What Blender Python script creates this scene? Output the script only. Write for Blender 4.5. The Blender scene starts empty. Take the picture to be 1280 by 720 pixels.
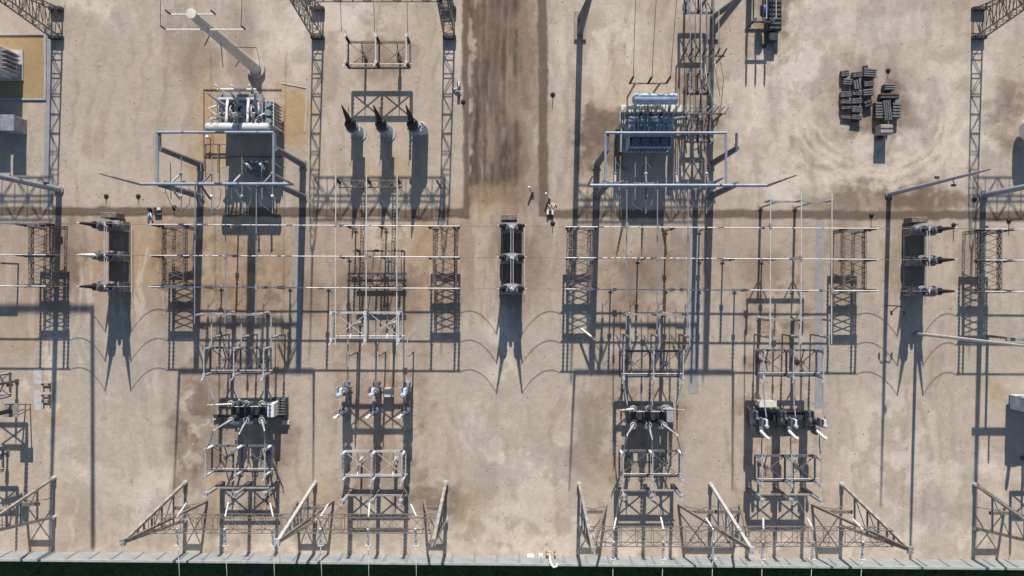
import bpy, math, random
import numpy as np
from mathutils import Vector, Matrix
random.seed(7)
S = 11.5            # photo pixels per metre on the ground
ZC = 80.0           # camera height in metres
scene = bpy.context.scene
COL = scene.collection
PI = math.pi

def G(x, y, z=0.0):             # ground position measured on the photo -> metres
    return Vector(((x - 640) / S, (360 - y) / S, z))
def GX(x): return (x - 640) / S
def GY(y): return (360 - y) / S

# ------------------------------------------------------------------ materials
MATS = {}
def mat(name, col, rough=0.6, metal=0.0, var=0.12, scale=3.0, bump=0.0, col2=None, spec=0.4):
    m = bpy.data.materials.new(name); m.use_nodes = True
    nt = m.node_tree; n = nt.nodes; l = nt.links
    b = n['Principled BSDF']
    b.inputs['Roughness'].default_value = rough
    b.inputs['Metallic'].default_value = metal
    b.inputs['Specular IOR Level'].default_value = spec
    tc = n.new('ShaderNodeTexCoord')
    nz = n.new('ShaderNodeTexNoise'); nz.inputs['Scale'].default_value = scale
    nz.inputs['Detail'].default_value = 6; nz.inputs['Roughness'].default_value = 0.65
    l.new(tc.outputs['Object'], nz.inputs['Vector'])
    rp = n.new('ShaderNodeValToRGB')
    c1 = [max(0, c * (1 - var)) for c in col] + [1]
    c2 = [min(1, c * (1 + var)) for c in (col2 or col)] + [1]
    rp.color_ramp.elements[0].position = 0.35; rp.color_ramp.elements[0].color = c1
    rp.color_ramp.elements[1].position = 0.65; rp.color_ramp.elements[1].color = c2
    l.new(nz.outputs['Fac'], rp.inputs['Fac'])
    l.new(rp.outputs['Color'], b.inputs['Base Color'])
    if bump:
        bp = n.new('ShaderNodeBump'); bp.inputs['Strength'].default_value = bump
        bp.inputs['Distance'].default_value = 0.05
        l.new(nz.outputs['Fac'], bp.inputs['Height']); l.new(bp.outputs['Normal'], b.inputs['Normal'])
    MATS[name] = m
    return m

STEEL = mat('galvanised_steel', (0.30, 0.28, 0.26), 0.55, 0.25, 0.3, 1.2, col2=(0.37, 0.33, 0.285))
STEELL = mat('pale_steel', (0.52, 0.50, 0.47), 0.5, 0.2, 0.18, 2.0)
BROWN = mat('weathered_steel', (0.20, 0.165, 0.14), 0.7, 0.1, 0.3, 3.0)
DSTEEL = mat('dark_steel', (0.15, 0.15, 0.155), 0.6, 0.15, 0.25, 2.0)
BLUEST = mat('bluish_steel', (0.145, 0.155, 0.175), 0.6, 0.15, 0.2, 1.5)
ALU = mat('aluminium_tube', (0.66, 0.62, 0.57), 0.5, 0.1, 0.12, 0.8)
ALUD = mat('grey_tube', (0.30, 0.325, 0.375), 0.5, 0.2, 0.15, 0.8)
PBROWN = mat('brown_porcelain', (0.032, 0.021, 0.019), 0.35, 0, 0.3, 5.0, spec=0.5)
PGREY = mat('grey_porcelain', (0.36, 0.36, 0.37), 0.3, 0, 0.15, 5.0, spec=0.5)
PWHITE = mat('white_porcelain', (0.72, 0.70, 0.67), 0.3, 0, 0.1, 5.0, spec=0.5)
TANKG = mat('grey_tank_paint', (0.27, 0.26, 0.29), 0.5, 0, 0.34, 1.5)
TIEG = mat('tie_tank_paint', (0.17, 0.16, 0.19), 0.5, 0, 0.3, 1.5)
TANKW = mat('white_tank_paint', (0.55, 0.56, 0.56), 0.45, 0, 0.3, 1.2, col2=(0.55, 0.53, 0.49))
TANKB = mat('blue_grey_tank_paint', (0.25, 0.31, 0.36), 0.45, 0, 0.38, 1.6)
TANKBL = mat('pale_blue_tank_paint', (0.42, 0.50, 0.57), 0.45, 0, 0.28, 1.6)
CREAM = mat('cream_paint', (0.74, 0.68, 0.56), 0.5, 0, 0.12, 2.0)
BLACK = mat('dark_rubber', (0.03, 0.03, 0.033), 0.6, 0, 0.3, 4.0)
DARKM = mat('dark_machinery', (0.06, 0.06, 0.065), 0.55, 0.1, 0.4, 3.0)
WIRE = mat('conductor', (0.24, 0.22, 0.20), 0.5, 0.3, 0.2, 1.0)
WIREL = mat('bright_conductor', (0.62, 0.60, 0.57), 0.5, 0.1, 0.15, 1.0)
CONC = mat('concrete', (0.42, 0.41, 0.39), 0.9, 0, 0.18, 1.2, 0.2)
CONCL = mat('light_concrete', (0.52, 0.50, 0.46), 0.9, 0, 0.15, 1.5, 0.2)
WHITE = mat('white_plastic', (0.82, 0.80, 0.78), 0.5, 0, 0.06, 3.0)
YELLOW = mat('yellow_paint', (0.75, 0.55, 0.12), 0.5, 0, 0.15, 3.0)
NAVY = mat('blue_paint', (0.03, 0.05, 0.20), 0.4, 0, 0.2, 3.0)
CRATE = mat('dark_crate_wood', (0.085, 0.080, 0.076), 0.7, 0, 0.4, 2.5, 0.2)
CRATEM = mat('grey_crate_wood', (0.17, 0.165, 0.16), 0.7, 0, 0.35, 2.5, 0.2)
CRATEB = mat('brown_crate_wood', (0.13, 0.098, 0.075), 0.75, 0, 0.4, 2.5, 0.2)
CRATEL = mat('tan_crate_wood', (0.36, 0.31, 0.26), 0.8, 0, 0.25, 2.5, 0.2)
FOOT = mat('dusty_footing', (0.33, 0.285, 0.24), 0.95, 0, 0.2, 2.0, 0.2)
REDB = mat('rust_brown_porcelain', (0.13, 0.035, 0.03), 0.35, 0, 0.25, 3.0)

# ------------------------------------------------------------------ mesh builder
def frame_for(d):
    d = d.normalized()
    a = Vector((0, 0, 1)) if abs(d.z) < 0.95 else Vector((0, 1, 0))
    u = d.cross(a).normalized(); w = u.cross(d).normalized()
    return d, u, w

class MB:
    def __init__(s): s.v = []; s.f = []; s.sm = []
    def add(s, vs, fs, smooth=False):
        o = len(s.v)
        s.v += [tuple(p) for p in vs]
        s.f += [tuple(i + o for i in f) for f in fs]
        s.sm += [smooth] * len(fs)
        return s
    def box(s, c, sz, rz=0.0):
        c = Vector(c); hx, hy, hz = sz[0] / 2, sz[1] / 2, sz[2] / 2
        R = Matrix.Rotation(rz, 3, 'Z')
        vs = [c + R @ Vector((x, y, z)) for z in (-hz, hz) for x, y in ((-hx, -hy), (hx, -hy), (hx, hy), (-hx, hy))]
        return s.add(vs, [(3, 2, 1, 0), (4, 5, 6, 7), (0, 1, 5, 4), (1, 2, 6, 5), (2, 3, 7, 6), (3, 0, 4, 7)])
    def bbox(s, c, sz, b=0.04, rz=0.0):      # box with bevelled vertical and top edges
        c = Vector(c); hx, hy, hz = sz[0] / 2, sz[1] / 2, sz[2] / 2
        R = Matrix.Rotation(rz, 3, 'Z')
        def ring(ix, iy, z):
            return [c + R @ Vector(p) for p in ((-ix + b, -iy, z), (ix - b, -iy, z), (ix, -iy + b, z), (ix, iy - b, z),
                                              (ix - b, iy, z), (-ix + b, iy, z), (-ix, iy - b, z), (-ix, -iy + b, z))]
        vs = ring(hx, hy, -hz) + ring(hx, hy, hz - b) + ring(hx - b, hy - b, hz)
        fs = [tuple(range(7, -1, -1)), tuple(range(16, 24))]
        for k in (0, 8):
            for i in range(8): fs.append((k + i, k + (i + 1) % 8, k + 8 + (i + 1) % 8, k + 8 + i))
        return s.add(vs, fs)
    def bar(s, p0, p1, w, h=None):
        p0 = Vector(p0); p1 = Vector(p1); h = h or w
        d, u, t = frame_for(p1 - p0)
        vs = [p + u * a * w / 2 + t * b * h / 2 for p in (p0, p1) for a, b in ((-1, -1), (1, -1), (1, 1), (-1, 1))]
        return s.add(vs, [(0, 1, 2, 3), (7, 6, 5, 4), (0, 4, 5, 1), (1, 5, 6, 2), (2, 6, 7, 3), (3, 7, 4, 0)])
    def lathe(s, p0, p1, prof, n=10, cap=True):
        p0 = Vector(p0); p1 = Vector(p1); L = p1 - p0
        d, u, t = frame_for(L)
        vs = []; fs = []
        for (a, r) in prof:
            for i in range(n):
                an = 2 * PI * i / n
                vs.append(p0 + L * a + u * (r * math.cos(an)) + t * (r * math.sin(an)))
        for k in range(len(prof) - 1):
            for i in range(n):
                j = (i + 1) % n
                fs.append((k * n + j, k * n + i, (k + 1) * n + i, (k + 1) * n + j))
        s.add(vs, fs, True)
        if cap:
            m = (len(prof) - 1) * n
            s.add(vs[:n], [tuple(range(n))]); s.add(vs[m:m + n], [tuple(range(n - 1, -1, -1))])
        return s
    def tube(s, p0, p1, r0, r1=None, n=8):
        return s.lathe(p0, p1, [(0, r0), (1, r0 if r1 is None else r1)], n)
    def dome(s, p0, p1, r, n=14):      # cylinder with rounded ends
        L = (Vector(p1) - Vector(p0)).length; e = 0.35 * r / L
        return s.lathe(p0, p1, [(0, r * .45), (e * .35, r * .8), (e, r), (1 - e, r), (1 - e * .35, r * .8), (1, r * .45)], n)
    def ins(s, p0, p1, r, sheds=7, r1=None, n=9):
        r1 = r if r1 is None else r1; prof = [(0, r * .75), (.04, r * .75)]
        for i in range(sheds):
            a = .05 + .9 * i / sheds; st = .9 / sheds; q = r + (r1 - r) * i / max(1, sheds - 1)
            prof += [(a, q * .55), (a + st * .3, q), (a + st * .75, q * .55)]
        prof += [(.96, r1 * .7), (1, r1 * .7)]
        return s.lathe(p0, p1, prof, n)
    def ring(s, c, R, r, n=14, m=5, ax='Z'):
        c = Vector(c); vs = []; fs = []
        for i in range(n):
            a = 2 * PI * i / n
            for k in range(m):
                b = 2 * PI * k / m
                q = Vector(((R + r * math.cos(b)) * math.cos(a), (R + r * math.cos(b)) * math.sin(a), r * math.sin(b)))
                if ax == 'Y': q = Vector((q.x, q.z, q.y))
                if ax == 'X': q = Vector((q.z, q.y, q.x))
                vs.append(c + q)
        for i in range(n):
            for k in range(m):
                fs.append((i * m + k, ((i + 1) % n) * m + k, ((i + 1) % n) * m + (k + 1) % m, i * m + (k + 1) % m))
        return s.add(vs, fs, True)
    def ball(s, c, r, n=10):
        return s.lathe(Vector(c) - Vector((0, 0, r)), Vector(c) + Vector((0, 0, r)),
                       [((1 - math.cos(PI * k / 6)) / 2, max(.02 * r, r * math.sin(PI * k / 6))) for k in range(7)], n)
    def path(s, pts, r, n=6):
        pts = [Vector(p) for p in pts]; vs = []; fs = []
        for i, p in enumerate(pts):
            d = pts[min(i + 1, len(pts) - 1)] - pts[max(i - 1, 0)]
            d, u, t = frame_for(d)
            for k in range(n):
                a = 2 * PI * k / n; vs.append(p + u * r * math.cos(a) + t * r * math.sin(a))
        for i in range(len(pts) - 1):
            for k in range(n):
                j = (k + 1) % n; fs.append((i * n + j, i * n + k, (i + 1) * n + k, (i + 1) * n + j))
        fs.append(tuple(range(n))); fs.append(tuple((len(pts) - 1) * n + k for k in range(n - 1, -1, -1)))
        return s.add(vs, fs, True)
    def lattice(s, p0, p1, a0, b0, a1, b1, nseg, cr=.07, br=.04, U=None):
        """box lattice from p0 to p1; a = size along U, b = size along the other cross axis"""
        p0 = Vector(p0); p1 = Vector(p1); d = (p1 - p0).normalized()
        U = Vector(U) if U else Vector((1, 0, 0))
        U = (U - d * U.dot(d)).normalized(); V = d.cross(U).normalized()
        def ring(t):
            c = p0 + (p1 - p0) * t; a = (a0 + (a1 - a0) * t) / 2; b = (b0 + (b1 - b0) * t) / 2
            return [c + U * a * x + V * b * y for x, y in ((-1, -1), (1, -1), (1, 1), (-1, 1))]
        rs = [ring(i / nseg) for i in range(nseg + 1)]
        for k in range(4): s.bar(rs[0][k], rs[-1][k], cr)
        for i in range(nseg + 1):
            for k in range(4): s.bar(rs[i][k], rs[i][(k + 1) % 4], br)
        for i in range(nseg):
            for k in range(4):
                j = (k + 1) % 4
                if (i + k) % 2: s.bar(rs[i][k], rs[i + 1][j], br)
                else: s.bar(rs[i][j], rs[i + 1][k], br)
        return s
    def build(s, name, m, parent=None, loc=None):
        me = bpy.data.meshes.new(name); me.from_pydata(s.v, [], s.f); me.update()
        me.polygons.foreach_set('use_smooth', s.sm)
        me.materials.append(m)
        o = bpy.data.objects.new(name, me); COL.objects.link(o)
        if parent: o.parent = parent
        if loc is not None: o.location = loc
        return o

def tag(o, label, cat, group=None):
    o['label'] = label; o['category'] = cat
    if group: o['group'] = group
    return o
def thing(name, label, cat, loc, group=None, rz=0.0):
    o = bpy.data.objects.new(name, None); COL.objects.link(o)
    o.empty_display_size = .3; o.location = loc; o.rotation_euler = (0, 0, rz)
    return tag(o, label, cat, group)
def struct(name, mb, m, loc=None):
    o = mb.build(name, m, None, loc); o['kind'] = 'structure'; return o
def copy_tree(o, parent=None):
    c = o.copy(); COL.objects.link(c)
    if parent: c.parent = parent
    for ch in list(o.children):
        if ch.name in COL.objects: copy_tree(ch, c)
    return c
def dup(o, loc, label, rz=0.0, group=None):
    c = copy_tree(o); c.location = loc; c.rotation_euler = (0, 0, rz); c['label'] = label
    if group: c['group'] = group
    return c
ORD = ['first', 'second', 'third', 'fourth', 'fifth', 'sixth', 'seventh', 'eighth', 'ninth', 'tenth', 'eleventh', 'twelfth']
def sag(p0, p1, s, n=10):
    p0 = Vector(p0); p1 = Vector(p1)
    return [p0.lerp(p1, t / n) - Vector((0, 0, s * 4 * (t / n) * (1 - t / n))) for t in range(n + 1)]

# ------------------------------------------------------------------ world, sun, camera
EL = math.atan(0.5)
w = bpy.data.worlds.new('World'); scene.world = w; w.use_nodes = True
wn = w.node_tree.nodes; wl = w.node_tree.links
sky = wn.new('ShaderNodeTexSky'); sky.sky_type = 'NISHITA'; sky.sun_disc = False
sky.sun_elevation = EL; sky.sun_rotation = math.radians(1.5)
sky.air_density = 1.1; sky.dust_density = 0.3; sky.ozone_density = 3.0
wl.new(sky.outputs['Color'], wn['Background'].inputs['Color'])
wn['Background'].inputs['Strength'].default_value = 0.088
sd = bpy.data.lights.new('sun', 'SUN'); sd.energy = 5.0; sd.angle = math.radians(0.5); sd.color = (1.0, 0.955, 0.90)
so = bpy.data.objects.new('sun', sd); COL.objects.link(so)
so.rotation_euler = Vector((-0.026, -1, -0.5)).to_track_quat('-Z', 'Y').to_euler()
so.location = (0, 60, 60)
cd = bpy.data.cameras.new('camera'); cam = bpy.data.objects.new('camera', cd); COL.objects.link(cam)
cam.location = (0, 0, ZC); cam.rotation_euler = (0, 0, 0)
cd.sensor_width = 36; cd.lens = 36 * (ZC * S) / 1280; cd.clip_end = 8000; cd.clip_start = 0.5
scene.camera = cam
vs = scene.view_settings; vs.view_transform = 'Standard'; vs.look = 'None'; vs.exposure = 0.24; vs.gamma = 1.0
# ------------------------------------------------------------------ the ground: one sheet, stains and tracks as albedo
def srgb(*c):
    return np.array([((v / 255 + .055) / 1.055) ** 2.4 if v > 10 else v / 255 / 12.92 for v in c])
xs = np.concatenate([[-3000, -900, -300, -140, -90], np.arange(-76, -58, .4), np.arange(-57.6, 57.61, .15), np.arange(58, 76.01, .4), [90, 140, 300, 900, 3000]])
ys = np.concatenate([[-3000, -900, -300, -120, -70], np.arange(-46, -34, .4), np.arange(-33.6, 33.61, .15), np.arange(34, 46.01, .4), [70, 120, 300, 900, 3000]])
X, Y = np.meshgrid(xs, ys)
PX = X * S + 640; PY = 360 - Y * S                     # same metres expressed in photo pixels
rng = np.random.RandomState(5)
def vnoise(x, y, f, seed):
    r = np.random.RandomState(seed); T = r.rand(256, 256)
    a = x * f; b = y * f; ia = np.floor(a).astype(int); ib = np.floor(b).astype(int)
    fa = a - ia; fb = b - ib; fa = fa * fa * (3 - 2 * fa); fb = fb * fb * (3 - 2 * fb)
    g = lambda i, j: T[i % 256, j % 256]
    return (g(ia, ib) * (1 - fa) + g(ia + 1, ib) * fa) * (1 - fb) + (g(ia, ib + 1) * (1 - fa) + g(ia + 1, ib + 1) * fa) * fb
def fbm(x, y, f, seed, o=4):
    t = 0; amp = .5; tot = 0
    for k in range(o):
        t = t + amp * vnoise(x, y, f * 2 ** k, seed + k); tot += amp; amp *= .55
    return t / tot
WX = PX + (fbm(PX, PY, 1 / 34, 11) - .5) * 46 + (fbm(PX, PY, 1 / 9, 12) - .5) * 14
WY = PY + (fbm(PX, PY, 1 / 34, 21) - .5) * 46 + (fbm(PX, PY, 1 / 9, 22) - .5) * 14
def sstep(a, b, v):
    t = np.clip((v - a) / (b - a), 0, 1); return t * t * (3 - 2 * t)
base = np.zeros(X.shape + (3,)); base[:] = srgb(199, 181, 160)
def blend(mask, colr, k=1.0):
    global base
    m = (np.clip(mask, 0, 1) * k)[..., None]; base = base * (1 - m) + colr * m
def ell(cx, cy, rx, ry, soft=.45, warp=True):
    x, y = (WX, WY) if warp else (PX, PY)
    d = np.sqrt(((x - cx) / rx) ** 2 + ((y - cy) / ry) ** 2)
    return 1 - sstep(1 - soft, 1 + soft, d)
def rect(x0, y0, x1, y1, s=6, warp=True):
    x, y = (WX, WY) if warp else (PX, PY)
    return sstep(x0 - s, x0 + s, x) * (1 - sstep(x1 - s, x1 + s, x)) * sstep(y0 - s, y0 + s, y) * (1 - sstep(y1 - s, y1 + s, y))
PALE = srgb(220, 203, 183); BRN = srgb(141, 113, 90); ORG = srgb(188, 155, 116); DRK = srgb(112, 92, 76); GRY = srgb(166, 155, 143)
RED = srgb(168, 136, 111); PNK = srgb(196, 173, 154)
n1 = fbm(PX, PY, 1 / 130, 31); n2 = fbm(PX, PY, 1 / 40, 41); n3 = fbm(PX, PY, 1 / 14, 51)
blend(sstep(.45, .75, n1), GRY, .26); blend(sstep(.5, .8, n2), PNK, .3); blend(sstep(.58, .85, fbm(PX, PY, 1 / 60, 61)), PALE, .2)
# the fine gravel yard between the two drains is browner on the left
blend(rect(-200, 275, 585, 400, 16), RED, .42); blend(rect(590, 270, 1080, 380, 25), BRN, .22)
blend(rect(-200, 380, 1400, 480, 40), GRY, .2)
# dirt road and its verges
strk = fbm(PX, PY * .10, 1 / 7, 71)
rd = rect(583, -700, 658, 262, 3)
blend(rd, srgb(122, 104, 88), .95)
blend(rd * sstep(.5, .7, strk), srgb(92, 75, 61), .8); blend(rd * sstep(.56, .75, fbm(PX, PY * .2, 1 / 12, 74)), srgb(166, 142, 119), .7)
for x0 in (596, 606, 622, 631, 646):
    xx = PX + (fbm(PX * 0 + x0, PY, 1 / 90, 191 + x0) - .5) * 11
    blend((1 - sstep(1.5, 4.0, np.abs(xx - x0))) * rect(560, -700, 680, 275, 12) * sstep(.3, .55, fbm(PX, PY, 1 / 20, 193)), srgb(86, 70, 58), .5)
    blend((1 - sstep(.8, 2.0, np.abs(xx - x0 - 5))) * rect(560, -700, 680, 285, 12) * sstep(.4, .6, fbm(PX, PY, 1 / 20, 195)), srgb(168, 147, 127), .35)
blend(rect(645, -700, 672, 255, 5), srgb(160, 138, 118), .75)
blend(rect(600, 235, 668, 330, 20), srgb(164, 138, 114), .6)
blend(ell(600, 330, 42, 70, .5), srgb(168, 136, 110), .6)
blend(rect(590, 270, 625, 420, 12) * sstep(.45, .6, strk), PALE, .5)
for c in [(115, 8, 20, 12), (430, 12, 45, 18), (370, 60, 35, 25), (345, 25, 40, 14), (560, 60, 14, 40)]: blend(ell(*c), PALE, .7)
for c in [(970, 120, 55, 30), (1000, 105, 26, 22), (955, 135, 20, 22), (940, 160, 40, 22), (1185, 110, 18, 20), (1110, 195, 90, 16), (1060, 190, 40, 14), (1235, 60, 30, 30),
          (1000, 230, 60, 14), (1140, 40, 60, 25), (1000, 30, 40, 30), (1200, 170, 30, 50), (780, 20, 16, 20), (700, 70, 14, 40), (760, 50, 14, 20)]: blend(ell(*c), PALE, .62)
for c in [(98, 580, 14, 9), (85, 590, 20, 16), (187, 600, 16, 20), (185, 625, 14, 10), (100, 677, 16, 5), (247, 520, 10, 44), (190, 650, 50, 10), (1215, 585, 34, 10), (1170, 670, 60, 20), (1238, 580, 16, 10),
          (1100, 650, 40, 12), (655, 580, 26, 18), (590, 530, 8, 30), (668, 590, 14, 14), (600, 690, 60, 7), (640, 640, 40, 12), (490, 290, 20, 26), (60, 660, 40, 8),
          (1010, 690, 80, 6), (900, 690, 100, 6), (760, 690, 70, 6), (300, 685, 140, 6), (480, 685, 90, 6)]: blend(ell(*c), PALE, .6)
for c in [(363, 135, 26, 48), (262, 205, 26, 26), (255, 140, 16, 60), (30, 85, 34, 42), (470, 220, 60, 20), (500, 300, 40, 30), (300, 330, 60, 50), (415, 410, 25, 22), (600, 260, 40, 24), (1120, 260, 34, 16), (585, 630, 26, 26),
          (275, 620, 12, 16), (400, 620, 18, 16), (245, 480, 14, 16), (62, 520, 22, 14), (1240, 480, 18, 16), (360, 440, 14, 10), (530, 320, 20, 60), (170, 330, 60, 40), (30, 420, 20, 40), (210, 300, 25, 40)]: blend(ell(*c), ORG, .46)
for c in [(470, 355, 46, 40), (452, 365, 18, 40), (478, 75, 24, 22), (455, 72, 12, 28), (505, 70, 14, 24), (447, 590, 16, 26), (480, 590, 30, 34), (535, 630, 30, 20), (540, 612, 28, 8), (800, 350, 30, 30), (785, 340, 16, 24), (955, 330, 30, 26),
          (1085, 130, 46, 46), (1105, 150, 34, 32), (1090, 252, 80, 16), (1160, 250, 70, 14), (760, 170, 34, 42), (745, 150, 20, 24), (1258, 152, 22, 44), (1268, 120, 16, 24), (950, 400, 20, 8), (995, 400, 18, 6),
          (250, 530, 30, 60), (235, 570, 22, 60), (345, 560, 20, 60), (860, 70, 22, 40), (880, 120, 20, 40), (240, 60, 28, 50), (300, 60, 20, 60), (390, 380, 14, 30), (735, 540, 20, 60), (830, 320, 40, 40), (560, 380, 20, 50), (1060, 330, 24, 60), (1205, 340, 16, 50), (1135, 320, 30, 60), (640, 330, 30, 70), (225, 330, 26, 70), (75, 330, 26, 60), (960, 20, 24, 50)]: blend(ell(*c), srgb(128, 108, 91), .46)
# circular wheel tracks round the crate heap, a few straight ones by the wall
d = np.hypot((WX * .35 + PX * .65) - 1090, ((WY * .35 + PY * .65) - 130) * 1.15)
for r0 in (78, 92, 104, 122): blend((1 - sstep(1.0, 3.5, np.abs(d - r0))) * sstep(130, 165, PY) * sstep(.2, .5, n3), srgb(232, 215, 192), .55)
for r0 in (85, 98, 113): blend((1 - sstep(1.0, 3.0, np.abs(d - r0))) * sstep(120, 170, PY) * sstep(.3, .55, n3), BRN, .3)
for (x0, a, b) in ((1150, 400, 690), (1170, 400, 690), (652, 480, 690), (618, 480, 690), (150, 480, 690), (180, 490, 690), (1120, 480, 690), (700, 20, 260), (555, 480, 690), (1010, 480, 640)):
    xx = PX + (fbm(PX, PY, 1 / 80, 81 + x0) - .5) * 50
    blend((1 - sstep(1.0, 5.0, np.abs(xx - x0))) * rect(0, a, 1280, b, 20) * sstep(.3, .7, n2), PALE, .33)
    blend((1 - sstep(1.0, 4.0, np.abs(xx - x0 - 9))) * rect(0, a, 1280, b, 20) * sstep(.3, .7, n2), GRY, .4)
# gravel pit beside the blue-grey transformer
blend(rect(732, 130, 778, 212, 2.5) * (.6 + .4 * sstep(.35, .6, fbm(PX, PY, 1 / 6, 171, 4))), srgb(124, 106, 91), .8)
blend((rect(348, 104, 386, 174, 6) + rect(256, 164, 284, 197, 4) + rect(256, 113, 300, 170, 4)) * (.55 + .45 * sstep(.35, .6, fbm(PX, PY, 1 / 9, 175, 4))), srgb(190, 155, 112), .75)
gr = fbm(PX, PY, 1 / 24, 177, 5)
for x0, y0, x1, y1 in ((245, 480, 362, 660), (415, 330, 530, 660), (755, 300, 860, 470), (925, 300, 1020, 470), (750, 480, 850, 600), (920, 490, 1030, 600), (240, 300, 370, 470)):
    blend(rect(x0, y0, x1, y1, 14) * sstep(.42, .62, gr), srgb(158, 128, 101), .5)
    blend(rect(x0, y0, x1, y1, 14) * sstep(.56, .68, fbm(PX, PY, 1 / 12, 179, 5)), srgb(120, 99, 82), .4)
# drag streaks along the yard
s1 = fbm(PX + (fbm(PX, PY, 1 / 70, 181) - .5) * 30, PY * .09, 1 / 5, 183, 4); s2 = fbm(PX + (fbm(PX, PY, 1 / 90, 185) - .5) * 60, PY * .05, 1 / 11, 187, 4)
reg = sstep(.42, .6, fbm(PX, PY, 1 / 75, 189))
blend(sstep(.54, .66, s1) * reg, PALE, .30); blend(sstep(.55, .68, 1 - s2) * (1 - reg), BRN, .24); blend(sstep(.56, .66, s2) * reg, GRY, .3)
blend(rect(95, 300, 215, 395, 12) * sstep(.55, .62, s1), PALE, .5); blend(rect(200, 470, 275, 600, 16) * sstep(.52, .62, s2), BRN, .35)
# crisp pale sand patches
hf = fbm(PX, PY, 1 / 22, 141, 5)
for c in [(965, 130, 70, 60), (1000, 100, 40, 40), (1110, 195, 110, 30), (1200, 120, 60, 80), (98, 582, 40, 26), (190, 612, 50, 34), (1225, 590, 60, 40), (1170, 670, 110, 26), (650, 590, 60, 60), (660, 670, 140, 24),
          (380, 40, 60, 50), (440, 20, 60, 30), (120, 12, 40, 20), (1020, 30, 90, 50), (1000, 225, 90, 26), (247, 520, 24, 60), (620, 440, 20, 60), (490, 300, 30, 40), (760, 60, 50, 50), (300, 682, 160, 16), (900, 684, 200, 14), (1110, 560, 60, 80), (60, 480, 30, 50)]:
    blend(ell(*c, .6) * sstep(.50, .57, hf), srgb(228, 211, 191), .6)
    blend(ell(*c, .6) * sstep(.57, .62, 1 - hf), GRY, .22)
for c in [(1090, 252, 90, 22), (1160, 250, 70, 18), (470, 355, 60, 50), (1085, 135, 50, 55), (250, 540, 40, 80), (535, 620, 40, 30), (960, 20, 30, 60), (880, 120, 30, 70), (745, 165, 30, 50), (1262, 150, 24, 40), (225, 330, 30, 70), (75, 330, 30, 60)]:
    blend(ell(*c, .5) * sstep(.48, .56, fbm(PX, PY, 1 / 18, 151, 5)), srgb(118, 99, 83), .45)
# gravel-filled drains
EX = PX + (fbm(PX, PY, 1 / 16, 161) - .5) * 5; EY = PY + (fbm(PX, PY, 1 / 16, 162) - .5) * 5
def drain(x0, y0, x1, y1, slope=0.0, colr=srgb(118, 102, 87), k=.95, vert=False):
    ex = EX - (EY * slope if vert else 0); ey = EY - (0 if vert else EX * slope)
    m = sstep(x0 - 1.5, x0 + 1.5, ex) * (1 - sstep(x1 - 1.5, x1 + 1.5, ex)) * sstep(y0 - 1.5, y0 + 1.5, ey) * (1 - sstep(y1 - 1.5, y1 + 1.5, ey))
    blend(m, colr, k); return m
drain(-600, 258, 587, 268, .005); drain(-600, 267, 587, 269.5, .005, srgb(98, 82, 70))
drain(686, 259, 1800, 270, .004); drain(672, -800, 684, 271, .006, vert=True, k=.95); drain(577, -800, 585, 262, .008, srgb(118, 101, 86), vert=True)
base *= (1 + (n3 - .5) * .13)[..., None]; base *= (1 + (fbm(PX, PY, 1 / 4, 91, 4) - .5) * .20)[..., None]
base = np.clip(base * 0.93, 0, .9)
nx, ny = len(xs), len(ys)
gm = bpy.data.meshes.new('ground')
idx = np.arange(nx * ny).reshape(ny, nx)
quads = np.stack([idx[:-1, :-1], idx[:-1, 1:], idx[1:, 1:], idx[1:, :-1]], -1).reshape(-1, 4)
gm.vertices.add(nx * ny); gm.vertices.foreach_set('co', np.stack([X, Y, X * 0], -1).ravel())
gm.loops.add(quads.size); gm.loops.foreach_set('vertex_index', quads.ravel())
gm.polygons.add(len(quads)); gm.polygons.foreach_set('loop_start', np.arange(len(quads)) * 4)
gm.update(calc_edges=True)
ca = gm.color_attributes.new('soil', 'FLOAT_COLOR', 'POINT')
ca.data.foreach_set('color', np.concatenate([base, np.ones(X.shape + (1,))], -1).ravel().astype(np.float32))
go = bpy.data.objects.new('ground', gm); COL.objects.link(go); go['kind'] = 'structure'

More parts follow.
